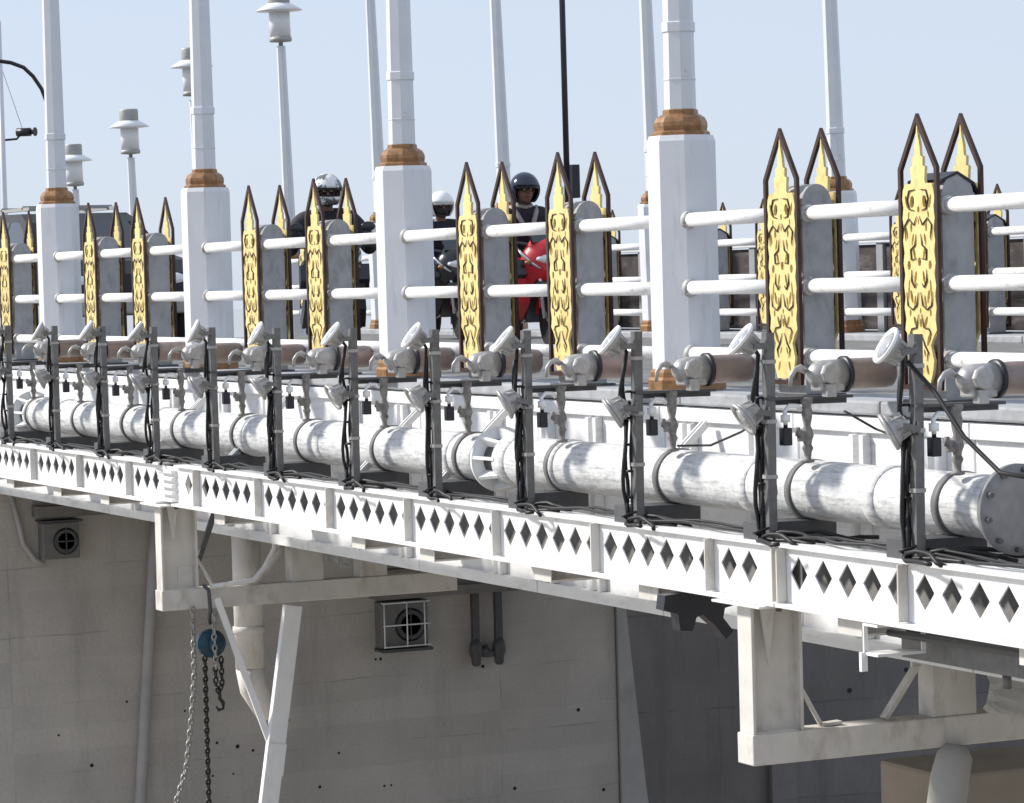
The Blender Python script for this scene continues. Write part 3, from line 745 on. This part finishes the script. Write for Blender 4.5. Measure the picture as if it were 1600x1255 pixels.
# black clamp under the girder
mb = MB()
prof = [(-.27, .0), (.02, .02), (.10, -.02), (.20, -.02), (.22, -.07), (.14, -.10), (.17, -.17), (.12, -.20), (.07, -.12), (.04, -.16), (-.02, -.165), (-.06, -.125), (-.08, -.06), (-.12, -.05), (-.15, -.1), (-.14, -.16), (-.20, -.15), (-.21, -.06), (-.30, -.05)]
prof = [(-.16, .0), (.06, .01), (.1, -.02), (.2, -.015), (.21, -.055), (.13, -.07), (.12, -.11), (.17, -.17), (.13, -.2), (.08, -.14), (.05, -.115), (.02, -.09), (-.01, -.1), (-.03, -.155), (-.09, -.15), (-.1, -.08), (-.17, -.06)]
mb.prism(prof, lambda p: Vector((1.36-.03, -.70+p[0]*1.1, -.905+p[1]*1.15)), lambda p: Vector((1.36+.05, -.70+p[0]*1.1, -.905+p[1]*1.15)))
tag(part('beam_clamp', mb, 'blackpaint'), 'black jaw shaped beam clamp under girder left of right hanger frame', 'beam clamp')
# conduits and bracket under right girder
mb = MB()
for dy, dz in ((0, 0), (.05, -.012), (.1, .005)): mb.tube([(3.0, -.62+dy, -.955+dz), (3.9, -.62+dy, -.95+dz), (5.2, -.62+dy, -.955+dz)], .016, 8)
tag(part('conduit_run', mb, 'dark'), 'dark conduits running beneath the right end girder', 'conduit')
mb = MB().box(3.08, 3.2, -.8, -.55, -.905, -.893); mb.box(3.08, 3.09, -.8, -.78, -1.02, -.905); mb.box(3.08, 3.2, -.8, -.56, -1.03, -1.018); mb.box(3.19, 3.2, -.58, -.56, -1.02, -.905); mb.box(3.08, 3.1, -.82, -.79, -1.10, -1.018)
tag(part('conduit_bracket', mb, 'white'), 'white folded bracket holding the dark conduits under girder', 'bracket')
mb = MB().box(2.9, 5.2, -.5, -.3, -1.08, -.98, .006).cyl((3.6, -.42, -1.08), (3.6, -.42, -1.15), .02, n=10)
tag(part('cable_tray', mb, 'galv'), 'grey cable tray slung under the right end girder', 'cable tray')

# ------------------------------------------------------------------ piers and wall furniture
pw = thing('bridge_pier', 'large grey concrete bridge pier wall with formwork lines', 'pier', (-13, 3, -7))
mb = MB().box(-1.4, 0, -3.6, 3.03, 0, 5.9, .02)
part('wall', mb, 'conc', pw)
part('battered_edge', MB().prism([(3.035, 5.0), (3.07, 5.0), (3.30, 2.6), (3.65, 0), (3.035, 0)], lambda p: Vector((-.9, p[0], p[1])), lambda p: Vector((.03, p[0], p[1]))), 'conc3', pw)
rnd = random.Random(4); mb = MB()
for px_, pz_ in [(-1.95, 3.85), (-1.4, 3.72), (-.75, 3.3), (-1.15, 3.1), (-.95, 3.1), (-1.1, 3.4), (-.9, 3.35), (-.55, 3.7), (-.4, 3.55), (.5, 4.05), (.55, 4.05), (.55, 2.85), (.62, 2.85), (1.2, 2.55), (1.25, 2.55), (2.6, 3.4), (1.9, 2.7), (2.85, 2.6), (-2.3, 3.3), (-2.6, 3.6), (.1, 3.2), (-.1, 2.9), (1.6, 3.9)]:
    part('tie_hole', MB().cyl((-.01, px_, pz_), (.0035, px_, pz_), rnd.uniform(.009, .02), n=9), 'black', pw)
mb = MB().box(-.7, .25, .45, 2.05, 4.63, 4.72); mb.box(-.7, .20, .5, 2.0, 4.72, 4.9)
part('soffit_shade_ledge', mb, 'conc2', pw)  # added dark ledges in place of the soffit shadow on the pier
part('soffit_shade_ledge', MB().box(-.7, .2, -2.78, -2.1, 5.58, 5.68), 'conc2', pw)
w2 = thing('abutment_wall', 'concrete abutment wall with shade put in its colour behind the pier at right', 'wall', (-17, 12, -7), R(-12))
part('wall', MB().box(-1, 0, -7.5, 14, 0, 6.6, .02), 'conc2', w2)  # the wall's shade is painted in by this darker base colour
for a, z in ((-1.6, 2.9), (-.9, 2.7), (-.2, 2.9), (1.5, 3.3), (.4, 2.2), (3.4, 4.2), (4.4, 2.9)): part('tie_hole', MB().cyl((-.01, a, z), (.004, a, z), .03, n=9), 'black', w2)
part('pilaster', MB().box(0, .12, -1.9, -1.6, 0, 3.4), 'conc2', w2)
ft = part('concrete_footing', MB().box(-4.9, -4, 4.08, 9, -7, -2.92, .03), 'brownc')
tag(ft, 'brown concrete footing low at the right edge', 'footing')
mb = MB().tube([(-12.93, 1.37, -1.45), (-12.93, 1.33, -1.8), (-12.93, 1.12, -4.1), (-12.93, .9, -6.9)], .05, 12)
tag(part('wall_pipe', mb, 'conc3'), 'grey standpipe running down the pier wall at left', 'pipe')
mb = MB().tube([(-12.95, .02, -1.2), (-12.95, .08, -1.45), (-12.95, .12, -1.65), (-12.95, .22, -1.8), (-12.95, .3, -1.85)], .025, 8)
tag(part('wall_hose', mb, 'conc3'), 'pale hose curving down the pier wall at far left', 'hose')
def fan_unit(y0, y1, z0, z1, label, cage):
    w, h = y1-y0, z1-z0
    t = thing('fan_unit', label, 'fan unit', (-13, (y0+y1)/2, z0), 0, 'square fan units on the pier wall')
    part('casing', MB().box(.002, .16, -w/2, w/2, 0, h, .012), 'acwhite', t)
    cy = w*.12; r = min(w, h)*.36
    part('fan_opening', MB().lathe([(.001, 0), (r, 0), (r, .004), (.001, .004)], 28, Matrix.Translation((.161, cy, h*.48)) @ Matrix.Rotation(R(90), 4, 'Y')), 'black', t)
    mb = MB()
    for k in range(3): mb.lathe([(r*(.35+.25*k), 0), (r*(.35+.25*k)+.006, 0), (r*(.35+.25*k)+.006, .006), (r*(.35+.25*k), .006)], 24, Matrix.Translation((.168, cy, h*.48)) @ Matrix.Rotation(R(90), 4, 'Y'))
    mb.box(.166, .176, cy-r, cy+r, h*.48-.006, h*.48+.006); mb.box(.166, .176, cy-.006, cy+.006, h*.48-r, h*.48+r)
    part('grille', mb, 'dark', t)
    if cage:
        mb = MB()
        for yy in (-w/2+.01, 0, w/2-.06):
            mb.cyl((.22, yy, .01), (.22, yy, h-.01), .007, n=8); mb.cyl((.02, yy, h-.01), (.22, yy, h-.01), .006, n=8)
        for zz in (.02, h*.5, h-.01): mb.cyl((.22, -w/2, zz), (.22, w/2, zz), .007, n=8)
        part('cage', mb, 'rail', t)
        part('drip_tray', MB().box(.0, .24, -w/2-.01, w/2+.01, -.03, -.004), 'dark', t)
    else:
        part('hood', MB().box(0, .22, -w/2-.02, w/2+.02, h+.005, h+.02), 'dark', t)
    return t
fan_unit(.27, .61, -1.80, -1.47, 'square fan unit with round grille high on pier at far left', False)
fan_unit(3.5, 3.98, -2.84, -2.4, 'caged square fan unit on pier beside the two dark hangers', True)
def hanging(y, label, kink):
    t = thing('steel_hanger', label, 'hanger', (-12.9, y, -3.08), 0, 'dark steel hangers on the pier')
    part('rod', MB().box(-.03, .03, -.036, .036, .2, .72, .006), 'dark', t)
    mb = MB().lathe([(.03, 0), (.045, .02), (.048, .08), (.068, .13), (.062, .2), (.035, .26)], 14)
    if kink: mb.box(-.03, .03, -.16, -.06, .08, .14, .01)
    else: mb.cyl((-.02, .06, .12), (.02, .12, .16), .05, n=10)
    part('clevis', mb, 'dark', t)
hanging(4.49, 'dark steel hanger on pier, left of the pair', False)
hanging(4.73, 'dark steel hanger on pier, right of the pair', True)

# ------------------------------------------------------------------ far things
b = thing('boarded_parapet', 'dark boarded parapet with white coping behind the far railing', 'parapet', (-17.6, W+.55, -.06))
part('coping', MB().box(-.05, 19, -.05, .08, .895, .935, .006), 'eave', b)
for k in range(15):
    x = .02+k*S
    part('panel', MB().box(x+.11, x+S-.02, .0, .03, .07, .88), 'wallbrown', b)
    part('panel_post', MB().box(x-.02, x+.1, -.03, .06, 0, .893, .006), 'roofg', b)
part('bottom_rail', MB().box(0, 19, -.02, .05, 0, .06), 'dark', b)
bp = thing('street_pole', 'thin black street pole with a small box beyond the navy helmeted rider', 'street pole', (-18.1, 8.1, 0))
part('shaft', MB().cyl((0, 0, 0), (0, 0, 6.2), .036, .032, n=12), 'blackpaint', bp)
part('control_box', MB().box(-.02, .14, .0, .1, 1.48, 1.86, .01), 'blackpaint', bp)
part('pole_cap', MB().lathe([(.04, 6.2), (.04, 6.23), (.01, 6.26)], 12), 'blackpaint', bp)
cp = thing('camera_pole', 'grey pole with a small black traffic camera at the left edge', 'camera pole', (-41, 8, -2))
part('shaft', MB().cyl((0, 0, 0), (0, 0, 7.4), .06, .045, n=12), 'pole', cp)
part('arm', MB().tube([(0, 0, 5.28), (.05, .25, 5.30), (.05, .32, 5.38)], .02, 8), 'blackpaint', cp)
part('camera', MB().cyl((-.02, .28, 5.42), (.14, .48, 5.42), .075, n=14).cyl((.14, .48, 5.42), (.2, .54, 5.42), .045, n=12).cyl((.2, .54, 5.42), (.21, .55, 5.42), .08, n=14), 'blackpaint', cp)
part('stay_wire', MB().cyl((0, .05, 6.5), (.05, .36, 5.48), .005, n=5), 'galv', cp)
cl = thing('curved_lamp_pole', 'black street lamp pole with a curved arm behind the leftmost column', 'street lamp', (-38.2, 8, -1.7))
part('shaft', MB().tube([(.02, .03, 0), (.02, .03, 5.3), (0, 0, 5.5), (-.0, -.08, 5.72), (0, -.22, 5.93), (0, -.38, 6.08), (0, -.6, 6.16), (0, -.9, 6.2), (0, -1.3, 6.18)], .034, 10), 'blackpaint', cl)
part('lamp_head', MB().ball((0, -1.45, 6.16), .1, (1, 1.8, .5)), 'lampgrey', cl)

# car
car = thing('parked_car', 'dark car on the road behind the leftmost railing posts', 'car', (-21.9, 3.4, -.06))
prof = [(-2.05, .35), (-2.1, .75), (-2.02, 1.0), (-1.85, 1.1), (-1.55, 1.48), (-1.3, 1.58), (.1, 1.56), (.45, 1.45), (.95, 1.08), (1.75, .97), (2.02, .82), (2.1, .6), (2.08, .35)]
def car_y(z): return .82 if z < 1.05 else .82-(z-1.05)*.34
mb = MB(); A = [mb.bm.verts.new((x, -car_y(z), z)) for x, z in prof]; B = [mb.bm.verts.new((x, car_y(z), z)) for x, z in prof]
for i in range(len(prof)):
    j = (i+1) % len(prof); mb.bm.faces.new((A[i], A[j], B[j], B[i]))
mb.bm.faces.new(A[::-1]); mb.bm.faces.new(B)
part('body', mb, 'carp', car)
for s in (-1, 1):
    q = [(-1.6, 1.1), (-1.38, 1.46), (-.25, 1.47), (-.25, 1.1)]; q2 = [(-.18, 1.1), (-.18, 1.47), (.15, 1.46), (.45, 1.35), (.78, 1.1)]
    for qq in (q, q2): part('side_window', MB().prism(qq, lambda p: Vector((p[0], s*(car_y(p[1])+.004), p[1])), lambda p: Vector((p[0], s*(car_y(p[1])-.01), p[1]))), 'glass', car)
mb = MB().prism([(-.6, 0), (.6, 0), (.52, 1), (-.52, 1)], lambda p: Vector((.98-.5*p[1], p[0], 1.1+.35*p[1]+.012)), lambda p: Vector((.96-.5*p[1], p[0], 1.08+.35*p[1])))
part('windscreen', mb, 'glass', car)
for x in (-1.3, 1.3):
    for s in (-1, 1):
        w = part('wheel', MB().cyl((x, s*.66, .32), (x, s*.85, .32), .32, n=24), 'tyre', car)
        part('rim', MB().cyl((x, s*.845, .32), (x, s*.858, .32), .2, n=16), 'chrome', w)
for s in (-1, 1): part('headlight', MB().ball((2.0, s*.58, .74), .12, (.6, 1.3, .7), 12, 8), 'headl', car)
part('bumper', MB().box(2.02, 2.16, -.78, .78, .36, .55, .03), 'lampgrey', car)
part('roof_rack', MB().box(-1.3, .1, -.55, -.5, 1.6, 1.64).box(-1.3, .1, .5, .55, 1.6, 1.64).box(-1.1, -1.05, -.55, .55, 1.62, 1.66).box(-.2, -.15, -.55, .55, 1.62, 1.66), 'lampgrey', car)

# ------------------------------------------------------------------ motorcycles and riders
def motorcycle(loc, rz, label, fair, accent, scr='glass'):
    t = thing('motorcycle', label, 'motorcycle', loc, rz, None)
    for x in (.64, -.62):
        w = part('wheel', MB().lathe([(.225, -.03), (.275, -.042), (.30, 0), (.275, .042), (.225, .03)], 28, Matrix.Translation((x, 0, .30)) @ Matrix.Rotation(R(90), 4, 'X')), 'tyre', t)
        mb = MB().lathe([(.03, -.05), (.05, -.03), (.05, .03), (.03, .05)], 14, Matrix.Translation((x, 0, .30)) @ Matrix.Rotation(R(90), 4, 'X'))
        mb.lathe([(.2, -.02), (.226, -.025), (.226, .025), (.2, .02)], 24, Matrix.Translation((x, 0, .30)) @ Matrix.Rotation(R(90), 4, 'X'))
        for k in range(5):
            a = k*2*math.pi/5; mb.beam((x+.04*math.cos(a), 0, .3+.04*math.sin(a)), (x+.21*math.cos(a), 0, .3+.21*math.sin(a)), .02, .022)
        part('rim', mb, 'chrome', w)
    mb = MB()
    for k in range(9):
        a = R(20+k*17); a2 = R(20+(k+1)*17)
        mb.beam((.64+.325*math.cos(a), 0, .3+.325*math.sin(a)), (.64+.325*math.cos(a2), 0, .3+.325*math.sin(a2)), .11, .012)
    part('front_fender', mb, accent, t)
    for s in (-1, 1): part('fork', MB().cyl((.64, s*.075, .3), (.44, s*.075, .92), .022, n=10), 'chrome', t)
    mb = MB(); cs = [(.26, .15, .56, 1.02), (.40, .24, .50, 1.08), (.50, .21, .60, 1.04), (.60, .10, .74, .96)]
    rings = []
    for x, w, z0, z1 in cs:
        zc, hh = (z0+z1)/2, (z1-z0)/2
        rings.append([mb.bm.verts.new((x, w*math.cos(a), zc+hh*math.sin(a))) for a in [2*math.pi*k/12 for k in range(12)]])
    for A_, B_ in zip(rings, rings[1:]):
        for k in range(12):
            f = mb.bm.faces.new((A_[k], A_[(k+1) % 12], B_[(k+1) % 12], B_[k])); f.smooth = True
    mb.bm.faces.new(rings[0]); mb.bm.faces.new(rings[-1])
    part('front_cowl', mb, fair, t)
    for s in (-1, 1):
        part('leg_shield', MB().prism([(.36, .88), (.46, .72), (.42, .45), (.2, .28), (.0, .33), (.22, .55)], lambda p: Vector((p[0], s*(.25+.06*(1-p[1])), p[1])), lambda p: Vector((p[0], s*(.12+.05*(1-p[1])), p[1]))), fair, t)
    hl = part('headlight', MB().ball((.575, 0, .86), .085, (.6, 1.5, .6), 16, 10), 'headl', t)
    part('windscreen', MB().prism([(.30, 1.20), (.33, 1.21), (.50, 1.02), (.46, 1.0)], lambda p: Vector((p[0], -.13, p[1])), lambda p: Vector((p[0], .13, p[1]))), scr, t)
    for s in (-1, 1):
        part('cowl_trim', MB().tube([(.36, s*.245, .98), (.46, s*.235, .92), (.55, s*.17, .83), (.59, s*.09, .77)], [.008, .016, .016, .01], 8), 'chrome', t)
        part('side_vent', MB().prism([(.30, .80), (.47, .86), (.5, .72), (.38, .62)], lambda p: Vector((p[0], s*.315, p[1])), lambda p: Vector((p[0], s*.20, p[1]))), 'blackp', t)
    part('lower_cowl', MB().box(.40, .56, -.13, .13, .50, .66, .03), 'blackp', t)
    part('front_mudflap', MB().box(.50, .53, -.09, .09, .40, .52, .01), accent, t)
    part('fuel_tank', MB().ball((.1, 0, .74), .2, (1.15, .7, .55)), fair, t)
    part('seat', MB().ball((-.4, 0, .79), .2, (2.0, .75, .3)), 'blackp', t)
    part('tail', MB().prism([(-.95, .86), (-.5, .76), (-.2, .7), (-.25, .58), (-.7, .66)], lambda p: Vector((p[0], -.1, p[1])), lambda p: Vector((p[0], .1, p[1]))), fair, t)
    part('engine', MB().box(-.18, .25, -.13, .13, .26, .55, .04).cyl((-.02, -.16, .38), (-.02, .16, .38), .1, n=16), 'dark', t)
    part('swingarm', MB().beam((-.1, .09, .38), (-.62, .09, .3), .03, .05).beam((-.1, -.09, .38), (-.62, -.09, .3), .03, .05), 'dark', t)
    part('exhaust', MB().tube([(.2, -.12, .3), (-.1, -.15, .22), (-.4, -.17, .27), (-.8, -.18, .42)], [.02, .022, .045, .05], 10), 'chrome', t)
    part('handlebar', MB().tube([(.28, .36, 1.03), (.38, .22, 1.02), (.42, .05, .98), (.42, -.05, .98), (.38, -.22, 1.02), (.28, -.36, 1.03)], .013, 8), 'dark', t)
    for s in (-1, 1):
        part('grip', MB().cyl((.345, s*.262, 1.025), (.275, s*.375, 1.03), .018, n=10), 'black', t)
        mi = part('mirror', MB().ball((.33, s*.33, 1.20), .06, (.3, 1.1, .75), 14, 10), 'blackp', t)
        part('mirror_stalk', MB().tube([(.38, s*.22, 1.02), (.38, s*.28, 1.12), (.34, s*.325, 1.18)], .007, 6), 'black', mi)
        part('indicator', MB().ball((.54, s*.19, .83), .035, (1, 1.2, .7), 10, 8), 'collar', t)
    return t
def rider(loc, rz, label, helm, face, vest, scale=1.):
    t = thing('person', label, 'person', loc, rz); t.scale = (scale,)*3
    # continuous body
    V = [(-.28, 0, .86, .13), (-.26, 0, 1.0, .13), (-.2, 0, 1.15, .15), (-.16, 0, 1.27, .12), (-.13, 0, 1.34, .06), (-.10, 0, 1.40, .055), (-.07, 0, 1.47, .095), (-.06, 0, 1.55, .085)]
    E = [(i, i+1) for i in range(7)]
    for s in (-1, 1):
        b0 = len(V)
        V += [(-.17, s*.17, 1.25, .075), (-.05, s*.31, 1.08, .052), (.08, s*.36, .98, .045), (.22, s*.335, 1.03, .034), (.275, s*.325, 1.045, .03)]
        E += [(3, b0)]+[(b0+i, b0+i+1) for i in range(4)]
        for k, dy in enumerate((-.03, -.01, .01, .03)):   # fingers curled over the grip
            f0 = len(V); L_ = (.024, .028, .026, .02)[k]
            V += [(.305+.3*-dy*s*0, s*(.322+dy), 1.052, .010), (.33, s*(.322+dy), 1.04, .009), (.335, s*(.322+dy), 1.04-L_, .008)]
            E += [(b0+4, f0), (f0, f0+1), (f0+1, f0+2)]
        f0 = len(V); V += [(.275, s*.285, 1.03, .011), (.295, s*.275, 1.005, .009)]; E += [(b0+4, f0), (f0, f0+1)]
        b1 = len(V)
        V += [(-.24, s*.1, .86, .11), (.0, s*.19, .80, .085), (.2, s*.21, .72, .06), (.12, s*.2, .5, .055), (.03, s*.19, .31, .04), (.08, s*.2, .24, .04), (.2, s*.21, .22, .035)]
        E += [(0, b1)]+[(b1+i, b1+i+1) for i in range(6)]
    part('body', skin_mesh('body', V, E), 'skin', t)
    J = [(-.28, 0, .84, .18), (-.26, 0, 1.0, .19), (-.2, 0, 1.15, .21), (-.16, 0, 1.27, .17), (-.135, 0, 1.345, .095)]
    JE = [(0, 1), (1, 2), (2, 3), (3, 4)]
    for s in (-1, 1):
        b0 = len(J)
        J += [(-.17, s*.21, 1.25, .125), (-.05, s*.345, 1.08, .10), (.08, s*.375, .98, .08), (.23, s*.335, 1.03, .048)]
        JE += [(3, b0), (b0, b0+1), (b0+1, b0+2), (b0+2, b0+3)]
    part('jacket', skin_mesh('jacket', J, JE), 'jacket', t)
    T = [(-.28, 0, .85, .15)]; TE = []
    for s in (-1, 1):
        b0 = len(T)
        T += [(-.22, s*.11, .85, .125), (.0, s*.19, .80, .105), (.2, s*.21, .72, .08), (.12, s*.2, .5, .075), (.04, s*.19, .32, .06)]
        TE += [(0, b0)]+[(b0+i, b0+i+1) for i in range(4)]
    part('trousers', skin_mesh('trousers', T, TE), 'trousers', t)
    for s in (-1, 1): part('shoe', MB().ball((.12, s*.205, .235), .06, (2.2, .85, .75), 14, 10), 'shoe', t)
    if vest:
        mb = MB()
        for s in (-1, 1): mb.tube([(-.13, s*.135, 1.365), (-.045, s*.105, 1.31), (.0, s*.06, 1.2), (.005, s*.015, 1.09)], [.016, .024, .025, .022], 8)
        part('reflective_band', mb, 'vest', t)
        part('collar', MB().tube([(-.14, .085, 1.375), (-.07, .06, 1.365), (-.045, 0, 1.35), (-.07, -.06, 1.365), (-.14, -.085, 1.375)], .02, 8), 'vest', t)
    # face: nose, eyes, mouth, ears
    fx = .028
    part('nose', MB().prism([(fx+.0, 1.53), (fx+.032, 1.488), (fx, 1.48)], lambda p: Vector((p[0], -.014, p[1])), lambda p: Vector((p[0], .014, p[1]))), 'skin', t)
    for s in (-1, 1): part('eye', MB().ball((.018, s*.032, 1.527), .012, (.7, 1.2, .8), 10, 8), 'eye', t)
    part('mouth', MB().ball((.022, 0, 1.452), .012, (.6, 2.2, .55), 10, 8), 'darkred', t)
    for s in (-1, 1): part('ear', MB().ball((-.075, s*.093, 1.51), .022, (.8, .4, 1.3), 10, 8), 'skin', t)
    # helmet: open shell
    mb = MB(); n, m_ = 28, 14; c = Vector((-.075, 0, 1.525)); rx, ry, rzz = .155, .132, .15
    g = []
    for i in range(m_+1):
        th_ = math.pi*.78*i/m_; row = []
        for k in range(n):
            a = 2*math.pi*k/n
            row.append(mb.bm.verts.new((c.x+rx*math.sin(th_)*math.cos(a), c.y+ry*math.sin(th_)*math.sin(a), c.z+rzz*math.cos(th_))))
        g.append(row)
    for i in range(m_):
        for k in range(n):
            a = 2*math.pi*(k+.5)/n; a = min(a, 2*math.pi-a); th_ = math.pi*.78*(i+.5)/m_
            if th_ > 1.45 and a < R(58) and (helm != 'helmw' or th_ < 2.0): continue
            f = mb.bm.faces.new((g[i][k], g[i][(k+1) % n], g[i+1][(k+1) % n], g[i+1][k])); f.smooth = True
    bmesh.ops.remove_doubles(mb.bm, verts=mb.bm.verts[:], dist=1e-5)
    loose = [v for v in mb.bm.verts if not v.link_faces]; bmesh.ops.delete(mb.bm, geom=loose, context='VERTS')
    bmesh.ops.solidify(mb.bm, geom=mb.bm.faces[:], thickness=.018)
    for f in mb.bm.faces: f.smooth = True
    h = part('helmet', mb, helm, t)
    mb = MB(); g = []
    for i in range(5):
        row = []
        for k in range(13):
            a = R(-62+k*124/12); th_ = 1.28+i*.07
            rr = 1.04+i*.01
            row.append(mb.bm.verts.new((c.x+rx*rr*math.sin(th_)*math.cos(a), c.y+ry*rr*math.sin(th_)*math.sin(a), c.z+rzz*rr*math.cos(th_))))
        g.append(row)
    for i in range(4):
        for k in range(12): mb.bm.faces.new((g[i][k], g[i][k+1], g[i+1][k+1], g[i+1][k])).smooth = True
    bmesh.ops.solidify(mb.bm, geom=mb.bm.faces[:], thickness=.006)
    part('visor_peak', mb, helm if helm == 'helmp' else 'blackp', h)
    part('chin_strap', MB().tube([(-.08, .1, 1.46), (-.03, .075, 1.41), (0.0, 0, 1.385), (-.03, -.075, 1.41), (-.08, -.1, 1.46)], .008, 6), 'black', h)
    if face: part('face_mask', MB().ball((-.045, 0, 1.47), .085, (.95, .95, .75), 18, 12), 'mask', t)
    return t
RZ = R(-8)
def pair(x, y, rz, helm, face, vest, lab_p, lab_b, fair, acc, scr='glass'):
    mo = motorcycle((x, y, -.06), rz, lab_b, fair, acc, scr); mo.scale = (.955,)*3
    rider((x, y, -.06+.02), rz, lab_p, helm, face, vest, .95)
pair(-11.87+.06, 4.65, R(-6), 'helmn', False, True, 'person in navy helmet and dark vest with grey bands riding red motorcycle', 'red motorcycle ridden by the navy helmeted person', 'red', 'red')
pair(-11.41-.05, 2.55, R(-16), 'helmw', True, False, 'person in black and white helmet and black jacket riding dark motorcycle', 'black motorcycle under the rider in black jacket', 'blackp', 'blackp', 'helmp')
pair(-17.29+.06, 6.17, R(-8), 'helmp', True, False, 'person in plain white helmet riding beside the third column from left', 'black and dark red motorcycle of the plain white helmeted rider', 'blackp', 'darkred')

# ------------------------------------------------------------------ world, sun, camera
AZ, EL = 42., 36.       # sun comes from -Y turned AZ degrees towards -X
sdir = Vector((-math.sin(R(AZ))*math.cos(R(EL)), -math.cos(R(AZ))*math.cos(R(EL)), math.sin(R(EL))))
w = bpy.data.worlds.new('World'); sc.world = w; w.use_nodes = True
nt = w.node_tree; bg = nt.nodes['Background']
sky = nt.nodes.new('ShaderNodeTexSky'); sky.sky_type = 'NISHITA'; sky.sun_disc = False
sky.sun_elevation = R(EL)
sky.sun_rotation = math.atan2(sdir.x, sdir.y)
sky.air_density = 1.0; sky.dust_density = .4; sky.ozone_density = 4.0; sky.altitude = 0
mxs = nt.nodes.new('ShaderNodeMix'); mxs.data_type = 'RGBA'; mxs.inputs['Factor'].default_value = .85
mxs.inputs['B'].default_value = (4.5, 5.03, 6.05, 1)      # pale haze over the whole sky
nt.links.new(sky.outputs[0], mxs.inputs['A']); nt.links.new(mxs.outputs['Result'], bg.inputs['Color']); bg.inputs['Strength'].default_value = .091
sun = bpy.data.lights.new('sun', 'SUN'); sun.energy = 3.2; sun.angle = R(6); sun.color = (1, .96, .9)
so = bpy.data.objects.new('sun', sun); COL.objects.link(so)
so.rotation_euler = sdir.to_track_quat('Z', 'Y').to_euler(); so.location = sdir*50
cam = bpy.data.cameras.new('camera'); co = bpy.data.objects.new('camera', cam); COL.objects.link(co)
cam.sensor_width = 36; cam.lens = 36*5000/1600; cam.clip_end = 3000; cam.clip_start = .1
Rm = Matrix(((0.4188314606109338, -0.02423667099764181, 0.9077404868030641), (0.9076334365460829, 0.041953148198482657, -0.41766191856546314), (-0.02795983666009675, 0.9988255689234172, 0.03956931132522388)))
co.matrix_world = Matrix.Translation((14.80068472, -7.80524645, 0.62839199)) @ Rm.to_4x4()
sc.camera = co
sc.view_settings.view_transform = 'Standard'; sc.view_settings.look = 'None'; sc.view_settings.gamma = 1; sc.view_settings.use_curve_mapping = False
sc.view_settings.exposure = .72
